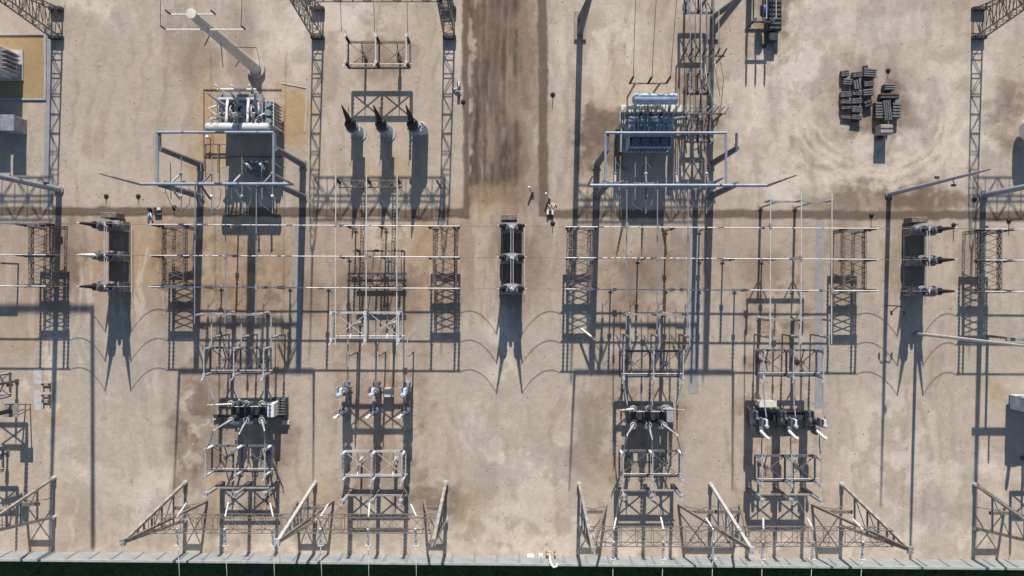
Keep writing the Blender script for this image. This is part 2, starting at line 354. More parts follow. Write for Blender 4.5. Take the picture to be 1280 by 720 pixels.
def soil_material(name, attr=None, col=None, amt=.16, bump=.5, fine=11.0):
    m = bpy.data.materials.new(name); m.use_nodes = True
    n = m.node_tree.nodes; l = m.node_tree.links; b = n['Principled BSDF']
    b.inputs['Roughness'].default_value = .95; b.inputs['Specular IOR Level'].default_value = .15
    tc = n.new('ShaderNodeTexCoord')
    f1 = n.new('ShaderNodeTexNoise'); f1.inputs['Scale'].default_value = fine; f1.inputs['Detail'].default_value = 5; f1.inputs['Roughness'].default_value = .7
    f2 = n.new('ShaderNodeTexNoise'); f2.inputs['Scale'].default_value = 1.1; f2.inputs['Detail'].default_value = 7; f2.inputs['Roughness'].default_value = .62; f2.inputs['Distortion'].default_value = .6
    for f in (f1, f2): l.new(tc.outputs['Object'], f.inputs['Vector'])
    def mrange(src, a, bb):
        r = n.new('ShaderNodeMapRange'); r.inputs[1].default_value = .3; r.inputs[2].default_value = .7
        r.inputs[3].default_value = a; r.inputs[4].default_value = bb; l.new(src, r.inputs[0]); return r.outputs[0]
    mu = n.new('ShaderNodeMath'); mu.operation = 'MULTIPLY'
    l.new(mrange(f1.outputs['Fac'], 1 - amt, 1 + amt), mu.inputs[0]); l.new(mrange(f2.outputs['Fac'], 1 - amt * .4, 1 + amt * .4), mu.inputs[1])
    mx = n.new('ShaderNodeVectorMath'); mx.operation = 'SCALE'
    if attr:
        at = n.new('ShaderNodeAttribute'); at.attribute_name = attr; l.new(at.outputs['Color'], mx.inputs[0])
    else: mx.inputs[0].default_value = col
    l.new(mu.outputs[0], mx.inputs['Scale']); l.new(mx.outputs[0], b.inputs['Base Color'])
    ad = n.new('ShaderNodeMath'); ad.operation = 'ADD'; l.new(f1.outputs['Fac'], ad.inputs[0]); l.new(f2.outputs['Fac'], ad.inputs[1])
    bp = n.new('ShaderNodeBump'); bp.inputs['Strength'].default_value = bump; bp.inputs['Distance'].default_value = .06
    l.new(ad.outputs[0], bp.inputs['Height']); l.new(bp.outputs['Normal'], b.inputs['Normal'])
    return m
gm.materials.append(soil_material('sandy_soil', 'soil', amt=.17, bump=.75))

# strips and slabs laid on the ground
def strip(name, pts, m, z):
    mb = MB(); mb.add([G(x, y, z) for x, y in pts], [tuple(range(len(pts) - 1, -1, -1))]); return struct(name, mb, m)
DRAIN = soil_material('drain_gravel', col=tuple(srgb(124, 108, 93) * .95), amt=.22, bump=.6, fine=7)
DRAIN2 = soil_material('drain_edge', col=tuple(srgb(98, 82, 70) * .95), amt=.22, bump=.6, fine=7)
TREN = mat('trench_concrete', (0.33, 0.31, 0.29), .9, 0, .12, 1.2, .15)
for pts in ([(369, 276), (378, 276), (376, 470), (367, 470)], [(863, 277), (876, 277), (873, 492), (860, 492)], [(1020, 276), (1030, 276), (1028, 510), (1018, 510)],
            [(58, 30), (70, 30), (66, 262), (54, 262)]):
    mb = MB(); c = [G(x, y, .012) for x, y in pts]; mb.add(c, [(3, 2, 1, 0)]); struct('trench_cover', mb, TREN)
ORGM = soil_material('ochre_gravel', col=tuple(srgb(176, 148, 110) * .95), amt=.2, bump=.7, fine=9)
strip('pit_bed', [(-90, 44), (55, 44), (55, 122), (-90, 122)], ORGM, .014)
mb = MB()
for a, b in (((-90, 43), (58, 43)), ((-90, 124), (58, 124))): mb.bar(G(*a, .07), G(*b, .07), .22, .14)
mb.bar(G(57, 44.3, .07), G(57, 122.7, .07), .22, .14); struct('pit_kerb', mb, CONC)
mb = MB()
for a, b in (((255, 112), (352, 112)), ((255, 196), (352, 196))): mb.bar(G(*a, .04), G(*b, .04), .12, .08)
mb.bar(G(255, 112.9, .04), G(255, 195.1, .04), .12, .08); struct('pit_kerb', mb, BROWN)
mb = MB()
for a, b in (((352, 104), (384, 110)), ((384, 110.6), (381, 165))): mb.bar(G(*a, .03), G(*b, .03), .12, .06)
struct('pit_kerb', mb, CONCL)

# land beyond the wall
GRASSM = soil_material('grass', col=(0.075, 0.115, 0.028), amt=.5, bump=1.0, fine=5)
mb = MB(); mb.add([(-3000, -29.4, .02), (-60, -29.25, .02), (60, -30.1, .02), (3000, -30.1, .02), (3000, -3000, .02), (-3000, -3000, .02)], [(5, 4, 3, 2, 1, 0)])
struct('grass_field', mb, GRASSM)
mb = MB(); mb.add([G(309, 700, .03), G(331, 700, .03), G(336, 1100, .03), G(300, 1100, .03)], [(3, 2, 1, 0)]); struct('path', mb, soil_material('path_soil', col=(.10, .09, .075), amt=.3))
mb = MB()
for i in range(2600):
    x = random.uniform(-66, 66); y = -29.9 - abs(random.gauss(0, 2.2)) - .7
    h = random.uniform(.15, .5); a = random.uniform(0, PI); wd = random.uniform(.06, .16)
    dx, dy = math.cos(a) * wd, math.sin(a) * wd; tx, ty = random.uniform(-.25, .25), random.uniform(-.25, .25)
    mb.add([(x - dx, y - dy, .02), (x + dx, y + dy, .02), (x + tx, y + ty, h)], [(0, 1, 2)])
o = mb.build('grass_tufts', mat('grass_blade', (0.10, 0.15, 0.045), .8, 0, .4, .6)); o['kind'] = 'stuff'

# loose stones lying over the yard
mb = MB()
for i in range(5200):
    x = random.uniform(-57, 57); y = random.uniform(-28, 33); r = .025 + .075 * random.random() ** 3
    a = random.uniform(0, PI); c_, s_ = math.cos(a) * r, math.sin(a) * r
    mb.add([(x + c_, y + s_, 0), (x - s_ * .8, y + c_ * .8, 0), (x - c_, y - s_, 0), (x + s_ * .8, y - c_ * .8, 0), (x + c_ * .2, y + s_ * .2, r * .8)], [(0, 1, 4), (1, 2, 4), (2, 3, 4), (3, 0, 4)])
o = mb.build('gravel', mat('stones', (0.30, 0.25, 0.21), .95, 0, .5, .4)); o['kind'] = 'stuff'

# ------------------------------------------------------------------ the perimeter wall
wl0 = G(-400, 685.5); wl1 = G(1700, 703.6)
wd_ = (wl1 - wl0); wlen = wd_.length; wang = math.atan2(wd_.y, wd_.x)
wallr = thing('perimeter_wall', 'long pale grey concrete panel wall along the bottom of the yard', 'wall', wl0, None, wang)
H = 2.35
npan = int(wlen / 2.4)
pan = MB().bbox((1.2, -.08, H / 2 - .04), (2.385, .14, H - .09), .015).build('panel', mat('wall_concrete', (0.25, 0.265, 0.265), .9, 0, .16, .7, .15), wallr)
pst = MB().bbox((0, -.06, H / 2 - .05), (.2, .26, H - .1), .02).build('post', mat('wall_post', (0.21, 0.22, 0.22), .9, 0, .16, .7), wallr)
for i in range(1, npan):
    for src in (pan, pst):
        c = src.copy(); COL.objects.link(c); c.parent = wallr; c.location.x = i * 2.4
mb = MB(); mb.bar((0, -.08, H - .02), (wlen, -.08, H - .02), .24, .1); mb.build('coping', CONC, wallr)
# ------------------------------------------------------------------ main bus tubes, racks and bus supports
ZB = 4.5
ROWY = {'top': 287.5, 'middle': 324, 'bottom': 361}     # ground rows of the three main tubes
def rowy(r, x): return ROWY[r] + (x - 640) * .0056
SEG = [(-160, 90, 'at the left edge of the yard'), (212, 578, 'between the left and middle tie breakers'),
       (703, 1073, 'between the middle and right tie breakers'), (1198, 1460, 'at the right edge of the yard')]
for a, b, where in SEG:
    for r in ROWY:
        p0 = G(a, rowy(r, a), ZB); p1 = G(b, rowy(r, b), ZB)
        o = MB().tube((0, 0, 0), p1 - p0, .062, n=10).build('bus_tube', ALU, None, p0)
        tag(o, r + ' one of three pale main bus tubes ' + where, 'bus tube', 'main bus tubes')

def make_rack(loc, label, side):
    t = thing('bus_rack', label, 'bus rack', loc, 'lattice racks carrying the main bus')
    dy = 36.7 / S
    for (sx, sy) in ((-1, 1), (1, 1), (-1, -1), (1, -1)):
        MB().lattice((sx * 1.12, sy * dy * .97, 0), (sx * 1.12, sy * dy * .97, 2.5), .3, .3, .26, .26, 5, .05, .03).build('leg', BROWN, t)
    for k in (1, 0, -1):
        m = MB().bar((-1.62, k * dy, 2.62), (1.62, k * dy, 2.62), .36, .24)
        m.build('beam', BROWN, t)
    fr = MB()
    for sx in (-1, 1):
        fr.lattice((sx * 1.12, -dy, 2.42), (sx * 1.12, dy, 2.42), .2, .5, .2, .5, 12, .055, .035, (1, 0, 0))
    n = 8
    for i in range(n):
        y0 = -dy + 2 * dy * i / n; y1 = -dy + 2 * dy * (i + 1) / n
        fr.bar((-1.1, y0, 2.3), (1.1, y1, 2.3), .05); fr.bar((1.1, y0, 2.28), (-1.1, y1, 2.28), .05)
    fr.build('truss', BROWN, t)
    for k in (1, 0, -1):
        for x in ((-1.5, -1.05, 1.5) if side < 0 else (-1.5, 1.05, 1.5)):
            MB().ins((x, k * dy, 2.72), (x, k * dy, 4.42), .15, 7).build('insulator', PBROWN, t)
    cl = MB()
    for k in (1, 0, -1):
        for x in (-1.5, 1.5): cl.box((x, k * dy, 4.47), (.3, .16, .14))
    cl.build('clamp', STEELL, t)
    return t
RACKS = [(70, 'left of the left tie breaker', 1), (231, 'right of the left tie breaker', -1), (558.5, 'left of the middle tie breaker', 1),
         (723.5, 'right of the middle tie breaker', -1), (1054, 'left of the right tie breaker', 1), (1218, 'right of the right tie breaker', -1)]
for x, wh, sd_ in RACKS:
    make_rack(G(x, rowy('middle', x)), 'brown lattice bus rack with post insulators ' + wh, sd_)

# single bus supports: steel post, brown insulator
def bus_post(loc, label, lx=0.0):
    t = thing('bus_support', label, 'bus support', loc, 'single posts under the main bus')
    MB().bar((0, 0, 0), (0, 0, 2.5), .16).build('post', STEEL, t)
    MB().box((0, 0, .06), (.45, .45, .12)).build('base', FOOT, t)
    MB().box((0, 0, 2.56), (.42, .36, .12)).build('head_plate', STEEL, t)
    MB().ins((0, 0, 2.62), (lx, 0, 4.4), .15, 7).build('insulator', PBROWN, t)
for r, lst in {'top': [(298, 'beside the left transformer shadow'), (445, 'left of the middle metering bay'), (483, 'in the middle metering bay'), (832, 'right of the right transformer shadow'), (874, 'beside the blue shadow line')],
               'middle': [(437, 'left of the brown gravel stain'), (486, 'above the brown gravel stain'), (797, 'in the right transformer shadow tail'), (874, 'beside the blue shadow line'), (903, 'right of the blue shadow line'), (952, 'between the two tall T poles')],
               'bottom': [(277, 'left of the left transformer pole shadow'), (363, 'right of the left transformer pole shadow'), (411, 'left of the brown gravel stain'), (763, 'below the right transformer'), (832, 'right of the right transformer shadow tail'), (874, 'beside the blue shadow line'), (918, 'above the right switch bay'), (990, 'near the right end of that switch bay')]}.items():
    for x, wh in lst:
        bus_post(G(x, rowy(r, x)), 'brown insulator post under the %s bus tube %s' % (r, wh))

# ------------------------------------------------------------------ three-phase tie breakers with V bushings
def make_tie(loc, label, whites=()):
    t = thing('tie_breaker', label, 'circuit breaker', loc, 'tie breakers with V bushings')
    dy = 37 / S
    fr = MB()
    for x in (-1.05, 1.05): fr.bar((x, -dy - .6, .25), (x, dy + .6, .25), .16)
    for k in (1, 0, -1):
        for x in (-1.05, 1.05):
            fr.bar((x, k * dy - .45, 0), (x, k * dy - .45, 1.6), .14); fr.bar((x, k * dy + .45, 0), (x, k * dy + .45, 1.6), .14)
            fr.bar((x, k * dy - .55, 1.6), (x, k * dy + .55, 1.6), .14)
        fr.bar((-1.1, k * dy - .45, .9), (1.1, k * dy - .45, 1.55), .08)
    fr.build('frame', STEEL, t)
    for i, k in enumerate((1, 0, -1)):
        y = k * dy
        tk = MB().dome((-1.22, y, 2.25), (1.22, y, 2.25), .58, 18)
        tk.bbox((0, y, 1.25), (2.15, .8, 2.0), .06)  # lower box added so the cast shadow between phases is solid black
        tk.build('tank', TIEG, t)
        tr = MB()
        for s_ in (-1, 1):
            tr.lathe((s_ * .62, y, 2.5), (s_ * .80, y, 3.55), [(0, .36), (.7, .36), (.72, .44), (1, .40)], 14)
            tr.ring((s_ * .80, y, 3.6), .36, .07)
        tr.build('turret', TIEG, t)
        for s_ in (-1, 1):
            m = PWHITE if (i, s_) in whites else PBROWN
            b = MB().ins((s_ * .80, y, 3.55), (s_ * 1.33, y, 5.45), .25, 10, .13, 12).build('bushing', m, t)
            MB().tube((s_ * 1.33, y, 5.45), (s_ * 1.40, y, 5.68), .07).build('terminal', PWHITE, b)
        MB().tube((-.1, y, 2.9), (.1, y, 3.1), .16).build('gauge', PWHITE, t)
    pp = MB()
    for x in (-.12, .12): pp.tube((x, -dy - .3, 3.0), (x, dy + .3, 3.0), .035)
    pp.build('gas_pipe', ALU, t)
    cb = MB().bbox((-.3, dy + 1.15, 1.1), (1.7, .6, 1.7), .05); cb.build('control_cabinet', BROWN, t)
    MB().bar((1.35, -dy - .6, .4), (1.35, dy + .5, .4), .06).build('rail', CREAM, t)
    return t
TIES = [(151, 'left', ((1, -1),)), (640, 'middle', ()), (1141, 'right', ())]
for x, wh, wt in TIES:
    lab = {'left': 'left one of three grey tie breakers, with one white bushing among dark ones',
           'middle': 'grey three-tank tie breaker seen from straight above beside the dirt road end',
           'right': 'right one of three grey tie breakers, dark white-tipped bushings leaning right'}[wh]
    make_tie(G(x, rowy('middle', x)), lab, wt)
    for r in ROWY:
        for sgn, sname in ((-1, 'left'), (1, 'right')):
            y = rowy(r, x); p0 = G(x, y, 5.66) + Vector((sgn * 1.39, 0, 0))
            ends = [a for a, b, _ in SEG if a > x] if sgn > 0 else [b for a, b, _ in SEG if b < x]
            ex = min(ends) if sgn > 0 else max(ends)
            p1 = G(ex, rowy(r, ex), ZB + .05)
            o = MB().path([p - p0 for p in sag(p0, p1, .55)], .028, 5).build('jumper_wire', WIRE, None, p0)
            tag(o, 'slack jumper wire from the %s tank of the %s tie breaker to the %s rack' % (r, wh, sname), 'wire', 'tie breaker jumpers')

# ------------------------------------------------------------------ gantries along the wall
def gantry(name, label, cols, z_apex, z_beam, y0, y1, braces, xoff=(0, 0), spikes=True):
    """cols = ground x of the columns; y0,y1 = rows of the two feet"""
    ym = (y0 + y1) / 2; o0 = G(cols[0], ym)
    t = thing(name, label, 'gantry', o0, 'line gantries along the wall')
    rel = lambda x, y, z=0: G(x, y, z) - o0
    for i, x in enumerate(cols):
        top = rel(x, ym, z_apex)
        c = MB(); A = rel(x, y0); B = rel(x, y1)
        for f in (A, B):
            c.bar(f, top.lerp(f, .02), .30, .26)
        for h in (.22, .42, .58, .70, .79, .86, .92):
            c.bar(A.lerp(top, h), B.lerp(top, h), .15)
        for h0, h1 in ((.22, .42), (.42, .58)):
            c.bar(A.lerp(top, h0), B.lerp(top, h1), .07)
        c.box(top, (.45, .6, .35))
        col = c.build('column', STEEL if i != 1 else STEELL, t)
        MB().tube(top, top + Vector((0, 0, 1.3)), .03).build('spike', STEELL, col)
        for bx in braces[i]:
            f = rel(bx, ym); q = MB()
            q.bar(f, top - Vector((0, 0, .3)), .26, .22); 
            tz = 2.5 / z_apex; e = f.lerp(top, tz)
            q.bar(e, rel(x, ym, 2.5), .34, .2)
            q.bar(rel(x, ym, .4), e, .07); q.bar(f.lerp(top, .03), rel(x, ym, 2.5), .07)
            q.build('side_brace', BROWN, col)
        for f in (A, B): MB().tube(f, f + Vector((0, 0, .55)), .24).build('foot', STEELL, col)
    xa, xb = cols[0] + xoff[0], cols[-1] + xoff[1]
    n = max(4, int((xb - xa) / S / 1.5))
    MB().lattice(rel(xa, ym, z_beam), rel(xb, ym, z_beam), 1.5, 1.2, 1.5, 1.2, n, .07, .045, (0, 1, 0)).build('beam', BROWN, t)
    return t
gantry('line_gantry', 'grey A-frame gantry with lattice beam left of centre along the wall', [232, 394, 557.5], 12.9, 7.6, 603, 650, [[259], [417, 371], [530]])
gantry('line_gantry', 'grey A-frame gantry with lattice beam right of centre along the wall', [724, 888, 1052], 13.8, 10.2, 605, 657, [[758], [848, 925], [1015]])
gantry('line_gantry', 'A-frame gantry cut off by the left edge beside the wall', [68, -96], 13.0, 7.6, 597, 646, [[31], [-70]])
gantry('line_gantry', 'A-frame gantry cut off by the right edge beside the wall', [1218, 1382], 13.5, 10.0, 605, 660, [[1256], [1360]])

# conductors leaving over the wall, with tension insulators on the beams
def conductors(x0, x1, zb, y, side):
    for k in range(6):
        x = x0 + (x1 - x0) * (k + .5) / 6
        p0 = G(x, y + 7, zb - .1); p1 = p0 + Vector((0, -1.7, -.25))
        o = MB().ins((0, 0, 0), p1 - p0, .15, 8).build('tension_insulator', PWHITE, None, p0)
        tag(o, '%s white tension insulator from the left on the %s gantry beam' % (ORD[k], side), 'insulator', 'tension insulators on the wall side')
        o = MB().ring((0, 0, 0), .28, .035, 14, 5, 'Y').build('grading_ring', WHITE, o, p1 - p0)
        far = p1 + Vector((random.uniform(-.5, .5), -46, -1.0))
        o = MB().path([p - p1 for p in sag(p1, far, 1.2, 14)], .028, 5).build('line_conductor', WIREL, None, p1)
        tag(o, '%s conductor from the left crossing the wall from the %s gantry' % (ORD[k], side), 'conductor', 'outgoing line conductors')
conductors(232, 557.5, 7.4, 626.5, 'left'); conductors(724, 1052, 10.0, 631, 'right')

# ------------------------------------------------------------------ towers along the top with their beams
def tower_lattice(x, label, beam_dx):
    o0 = G(x, 30); t = thing('lattice_gantry', label, 'lattice tower', o0, 'lattice gantry towers along the top')
    MB().lattice((0, 0, .2), (0, 0, 9.6), 1.15, 3.1, .95, 1.25, 9, .11, .055).build('mast', BROWN, t)
    MB().lattice((0, 0, 9.6), (0, 0, 12.2), .95, 1.25, .4, .4, 3, .09, .05).build('peak', BROWN, t)
    for sy in (-1, 1): MB().bbox((0, sy * 1.55, .3), (1.45, .42, .6), .05).build('foot', DARKM, t)
    MB().tube((0, 0, 12.2), (0, 0, 18.0), .12, .05).build('spike', STEEL, t)
    L = beam_dx / S
    n = max(4, int(abs(L) / 1.3))
    MB().lattice((0, 0, 9.5), (L, 0, 9.5), 2.0, 1.3, 2.0, 1.3, n, .1, .06, (0, 1, 0)).build('beam', BROWN, t)
    return t
tower_lattice(72, 'brown lattice gantry tower at the top left corner, beam running left', -160)
tt = tower_lattice(398, 'brown lattice gantry tower right of the left transformer', 164)
tt2 = tower_lattice(562, 'brown lattice gantry tower on the left edge of the dirt road', -3)
tower_lattice(1222, 'brown lattice gantry tower at the top right corner, beam running right', 180)
def tower_solid(x, label, beam_dx):
    o0 = G(x, 42); t = thing('steel_gantry', label, 'steel tower', o0, 'solid steel gantry towers')
    MB().lathe((0, 0, 0), (0, 0, 13), [(0, .34), (1, .27)], 12).build('mast', BLUEST, t)
    MB().lathe((0, 1.7, 0), (0, .1, 9.5), [(0, .30), (1, .25)], 12).build('back_leg', BLUEST, t)
    MB().box((0, .8, .12), (1.3, 3.0, .24)).build('footing', FOOT, t)
    MB().tube((0, 0, 13), (0, 0, 19), .16, .08).build('spike', STEEL, t)
    L = beam_dx / S
    if abs(L) > 1: MB().lattice((0, 1.1, 9.8), (L, 1.1, 9.8), 1.6, 1.2, 1.6, 1.2, int(abs(L) / 1.3), .1, .06, (0, 1, 0)).build('beam', BLUEST, t)
tower_solid(725, 'solid bluish steel gantry leg right of the dirt road', 165)
tower_solid(890, 'solid bluish steel gantry leg beside the medium voltage switch stack', 0)
# ------------------------------------------------------------------ disconnectors
def make_disc(label, loc, zf, dx=3.04, hl=1.32, ih=1.75, ir=.17, m_ins=PGREY, m_top=STEELL, m_fr=DSTEEL, post=1.87, group='three-phase disconnector switches', cat='disconnector', yo=0.0, cross=True):
    t = thing('disconnector_switch', label, cat, loc, group)
    for sx in (-1, 1):
        p = MB().bar((sx * post, yo, 0), (sx * post, yo, zf), .24, .24)
        p.box((sx * post, yo, .06), (.45, .45, .12))
        p.bar((sx * post, yo, zf - .9), (sx * post, -hl, zf - .05), .09); p.bar((sx * post, yo, zf - .9), (sx * post, hl, zf - .05), .09)
        p.build('post', m_fr, t)
    w_ = dx + .12
    f = MB()
    for sy in (-1, 1): f.bar((-w_, sy * hl, zf), (w_, sy * hl, zf), .22, .2)
    for sx in (-1, 1): f.bar((sx * w_, -hl, zf + .003), (sx * w_, hl, zf + .003), .16, .18)
    f.bar((0, -hl, zf + .004), (0, hl, zf + .004), .16, .18)
    for a in (-w_, 0):
        f.bar((a, -hl, zf), (a + w_, hl, zf), .075); f.bar((a, hl, zf - .02), (a + w_, -hl, zf - .02), .075)
    f.build('frame', m_fr, t)
    for k in (-1, 0, 1):
        for sy in (-1, 1):
            MB().ins((k * dx, sy * hl, zf + .12), (k * dx, sy * hl, zf + .12 + ih), ir, 7, None, 8).build('insulator', m_ins, t)
        zt = zf + .12 + ih
        b = MB().tube((k * dx, -hl - .25, zt + .05), (k * dx, hl + .25, zt + .05), .07)
        b.box((k * dx, -hl, zt + .06), (.26, .34, .16)); b.box((k * dx, hl, zt + .06), (.26, .34, .16))
        b.build('blade', m_top, t)
        MB().bar((k * dx - .02, hl + .2, zt + .05), (k * dx + .25, hl + .55, zt + .25), .05).build('arcing_horn', m_top, t)
        MB().bar((k * dx, -hl - .2, zt + .05), (k * dx - .2, -hl - .5, zt + .3), .05).build('arcing_horn', m_top, t)
    if cross:
        MB().tube((-dx, -hl + .3, zf + .3), (dx + .4, -hl + .3, zf + .3), .05).build('drive_rod', m_top, t)
        MB().bbox((post, yo - .3, 1.2), (.4, .3, .6), .03).build('drive_box', m_fr, t)
    return t
BAYS = {'left': (313.5, 'below the left transformer'), 'middle': (474, 'below the three dark-bushing tanks'),
        'right': (806, 'below the right transformer'), 'far': (970, 'right of the right transformer bay')}
# inner and outer switches of every line bay
make_disc('upper grey disconnector switch in the bay ' + BAYS['left'][1], G(313.5, 447), 3.0)
make_disc('lower grey disconnector switch by the wall in the bay %s' % BAYS['left'][1], G(313.5, 566), 2.6, m_ins=PWHITE)
make_disc('upper grey disconnector switch in the bay ' + BAYS['right'][1], G(806, 451), 3.0)
make_disc('lower grey disconnector switch by the wall in the bay %s' % BAYS['right'][1], G(806, 572), 2.6, m_ins=PWHITE)
make_disc('upper grey disconnector switch in the bay ' + BAYS['far'][1], G(970, 450), 3.0)
make_disc('lower grey disconnector switch by the wall in the bay %s' % BAYS['far'][1], G(970, 578), 2.6, m_ins=PWHITE)
make_disc('tall pale framed disconnector switch above the three capped columns ' , G(472, 404), 5.2, 3.35, 1.33, 1.6, m_fr=STEELL, m_top=ALU, m_ins=PGREY)
make_disc('lower disconnector switch below the three capped columns, nearest the wall', G(474, 573), 2.5, 3.1, 1.33, m_ins=PWHITE, m_fr=STEELL)
make_disc('disconnector switch at the top with dark insulators, above the three dark-bushing tanks', G(479, 77.5), 2.4, 3.15, 1.35, 1.9, m_ins=PBROWN, m_fr=BROWN, m_top=ALU, yo=.4)

# ------------------------------------------------------------------ T portals with three posts that carry the upper tubes
ZT = 7.0
def t_portal(label, loc, z, half=3.15, post=1.87, m=STEEL, ins=PGREY):
    t = thing('bus_portal', label, 'bus portal', loc, 'portals under the overhead tubes')
    for sx in (-1, 1):
        MB().lathe((sx * post, 0, 0), (sx * post, 0, z), [(0, .15), (1, .12)], 10).build('post', STEELL, t)
    
    for sx in (-1, 1): MB().box((sx * post, 0, .06), (.5, .5, .12)).build('footing', FOOT, t)
    b = MB().bar((-half, 0, z), (half, 0, z), .2, .2)
    for sx in (-1, 1): b.bar((sx * post, 0, z - 1.1), (sx * (post - 1.0), 0, z - .05), .09); b.bar((sx * post, 0, z - 1.1), (sx * (post + 1.0), 0, z - .05), .09)
    b.build('crossbeam', m, t)
    for k in (-1, 0, 1):
        MB().ins((k * 3.04, 0, z + .1), (k * 3.04, 0, ZT - .06), .13, 7).build('insulator', ins, t)
for key, y0, y1 in (('left', 238, 401), ('right', 238, 408), ('far', 252, 424), ('middle', 230, 425)):
    cx, where = BAYS[key]
    if key != 'middle':
        t_portal('portal with three insulators under overhead tubes ' + where, G(cx, 391 if key != 'far' else 397), 5.1)
    if key == 'far': t_portal('tall T pole pair above the top bus tube ' + where, G(972, 259), 5.1)
    for k, nm in ((-1, 'left'), (0, 'centre'), (1, 'right')):
        a = G(cx + k * 35, y0, ZT); b = G(cx + k * 35 - .6, y1, ZT)
        o = MB().tube((0, 0, 0), b - a, .055, n=10).build('overhead_tube', ALU if key in ('far', 'middle') else ALUD, None, a)
        tag(o, '%s one of three overhead tubes in the bay %s' % (nm, where), 'overhead tube', 'overhead tubes across the main bus')

# lattice stand for the middle bay tubes (north end) plus tall post insulators
t = thing('bus_portal', 'lattice portal with three brown insulators below the three dark-bushing tanks', 'bus portal', G(474, 238), 'portals under the overhead tubes')
for sx in (-1, 1): MB().lattice((sx * 1.7, 0, 0), (sx * 1.7, 0, 4.7), .4, .4, .34, .34, 7, .06, .035).build('post', BROWN, t)
b = MB().lattice((-3.2, 0, 4.9), (3.2, 0, 4.9), .7, .4, .7, .4, 8, .06, .04, (0, 1, 0)); b.build('crossbeam', BROWN, t)
for k in (-1, 0, 1): MB().ins((k * 3.04, 0, 5.15), (k * 3.04, .25, ZT - .05), .15, 7).build('insulator', PBROWN, t)
t = thing('lattice_bus_stand', 'low brown lattice stand over the dark gravel stain, crossed by three pale tubes', 'lattice stand', G(478, 330))
for sx in (-1, 1):
    for sy in (-1, 1): MB().bar((sx * 2.4, sy * 1.3, 0), (sx * 2.4, sy * 1.3, 2.2), .16).build('leg', BROWN, t)
b = MB()
for sy in (-1, 1): b.bar((-2.7, sy * 1.3, 2.25), (2.7, sy * 1.3, 2.25), .2)
for i in range(7): b.bar((-2.4 + i * .8, -1.3, 2.3), (-2.4 + i * .8 + (.4 if i < 6 else 0), 1.3, 2.3), .07)
b.build('grid', DSTEEL, t)
for k in (-1, 0, 1): MB().ins((k * 2.0, 1.3, 2.35), (k * 2.0, 1.3, 4.0), .14, 7).build('insulator', PBROWN, t)

# ------------------------------------------------------------------ dead-tank line breakers
def make_breaker(label, loc, cab_m, dark=False):
    t = thing('line_breaker', label, 'circuit breaker', loc, 'line breakers')
    f = MB()
    for sx in (-1, 1):
        for sy in (-1, 1): f.bar((sx * 1.75, sy * .75, 0), (sx * 1.75, sy * .75, 1.5), .16)
        f.bar((sx * 1.75, -.85, 1.5), (sx * 1.75, .85, 1.5), .18)
    for sy in (-1, 1): f.bar((-2.3, sy * .75, 1.56), (2.3, sy * .75, 1.56), .2)
    f.build('frame', DARKM, t)
    MB().bbox((0, 0, 1.35), (3.7, 1.1, 1.3), .06).build('shadow_fill_box', DARKM, t)  # solid box added beneath the tanks to make the breaker shadow black
    for k in (-1, 0, 1):
        tk = MB().dome((k * 1.45, -1.0, 2.2), (k * 1.45, 1.0, 2.2), .5, 16)
        tk.lathe((k * 1.45, .55, 2.4), (k * 1.55, .8, 3.1), [(0, .3), (1, .3)], 12); tk.lathe((k * 1.45, -.55, 2.4), (k * 1.55, -.8, 3.1), [(0, .3), (1, .3)], 12)
        tk.build('tank', DARKM if dark else BLUEST, t)
        for sy in (-1, 1):
            tip = (k * 3.1, 1.0 if k else 1.5, 4.9) if sy > 0 else (k * 2.5, -1.45 if k else -1.8, 5.0)
            b = MB().ins((k * 1.57, sy * .82, 3.1), tip, .17, 9, .10, 11).build('bushing', PGREY if not (k == -1 and sy == 1) else CREAM, t)
            MB().ring((k * 1.62, sy * .88, 3.2), .3, .05).build('ring', STEELL, b)
            MB().tube(tip, Vector(tip) + Vector((k * .1, sy * .1, .3)), .06).build('terminal', CREAM, b)
    c = MB().bbox((2.35, .1, 1.45), (.7, 1.5, 2.4), .05); c.build('control_cabinet', cab_m, t)
    d = MB()
    for k in (-1, 0, 1): d.bbox((k * 1.45, -1.25, 2.1), (.5, .35, .5), .04)
    d.build('gauge_box', WHITE, t)
    hp = MB().tube((-2.0, .55, 3.0), (2.0, .55, 3.0), .05); hp.build('gas_pipe', STEELL, t)
make_breaker('dark three-pole line breaker with white cabinet below the left transformer', G(321, 509), WHITE, True)
make_breaker('dark three-pole line breaker between two switches below the right transformer', G(804, 515), PGREY, True)
t = thing('radiator_rack', 'dark slatted steel box beside the left line breaker cabinet', 'steel box', G(351, 507))
m = MB().bbox((0, 0, .55), (1.7, 1.9, 1.1), .04); m.build('body', DARKM, t)
m = MB()
for i in range(6): m.bar((-.8, -.75 + i * .3, 1.13), (.8, -.75 + i * .3, 1.13), .06)
m.build('slats', STEEL, t)
t = thing('steel_beam', 'long dark steel beam lying under the left line breaker', 'beam', G(313, 519)); MB().bar((-3.9, 0, .25), (3.9, 0, .25), .25, .3).build('flange', DARKM, t); MB().box((-3.8, -.3, .15), (.3, .3, .3)).build('block', CREAM, t); MB().box((3.9, -.75, .15), (.75, .4, .3)).build('block', CREAM, t)

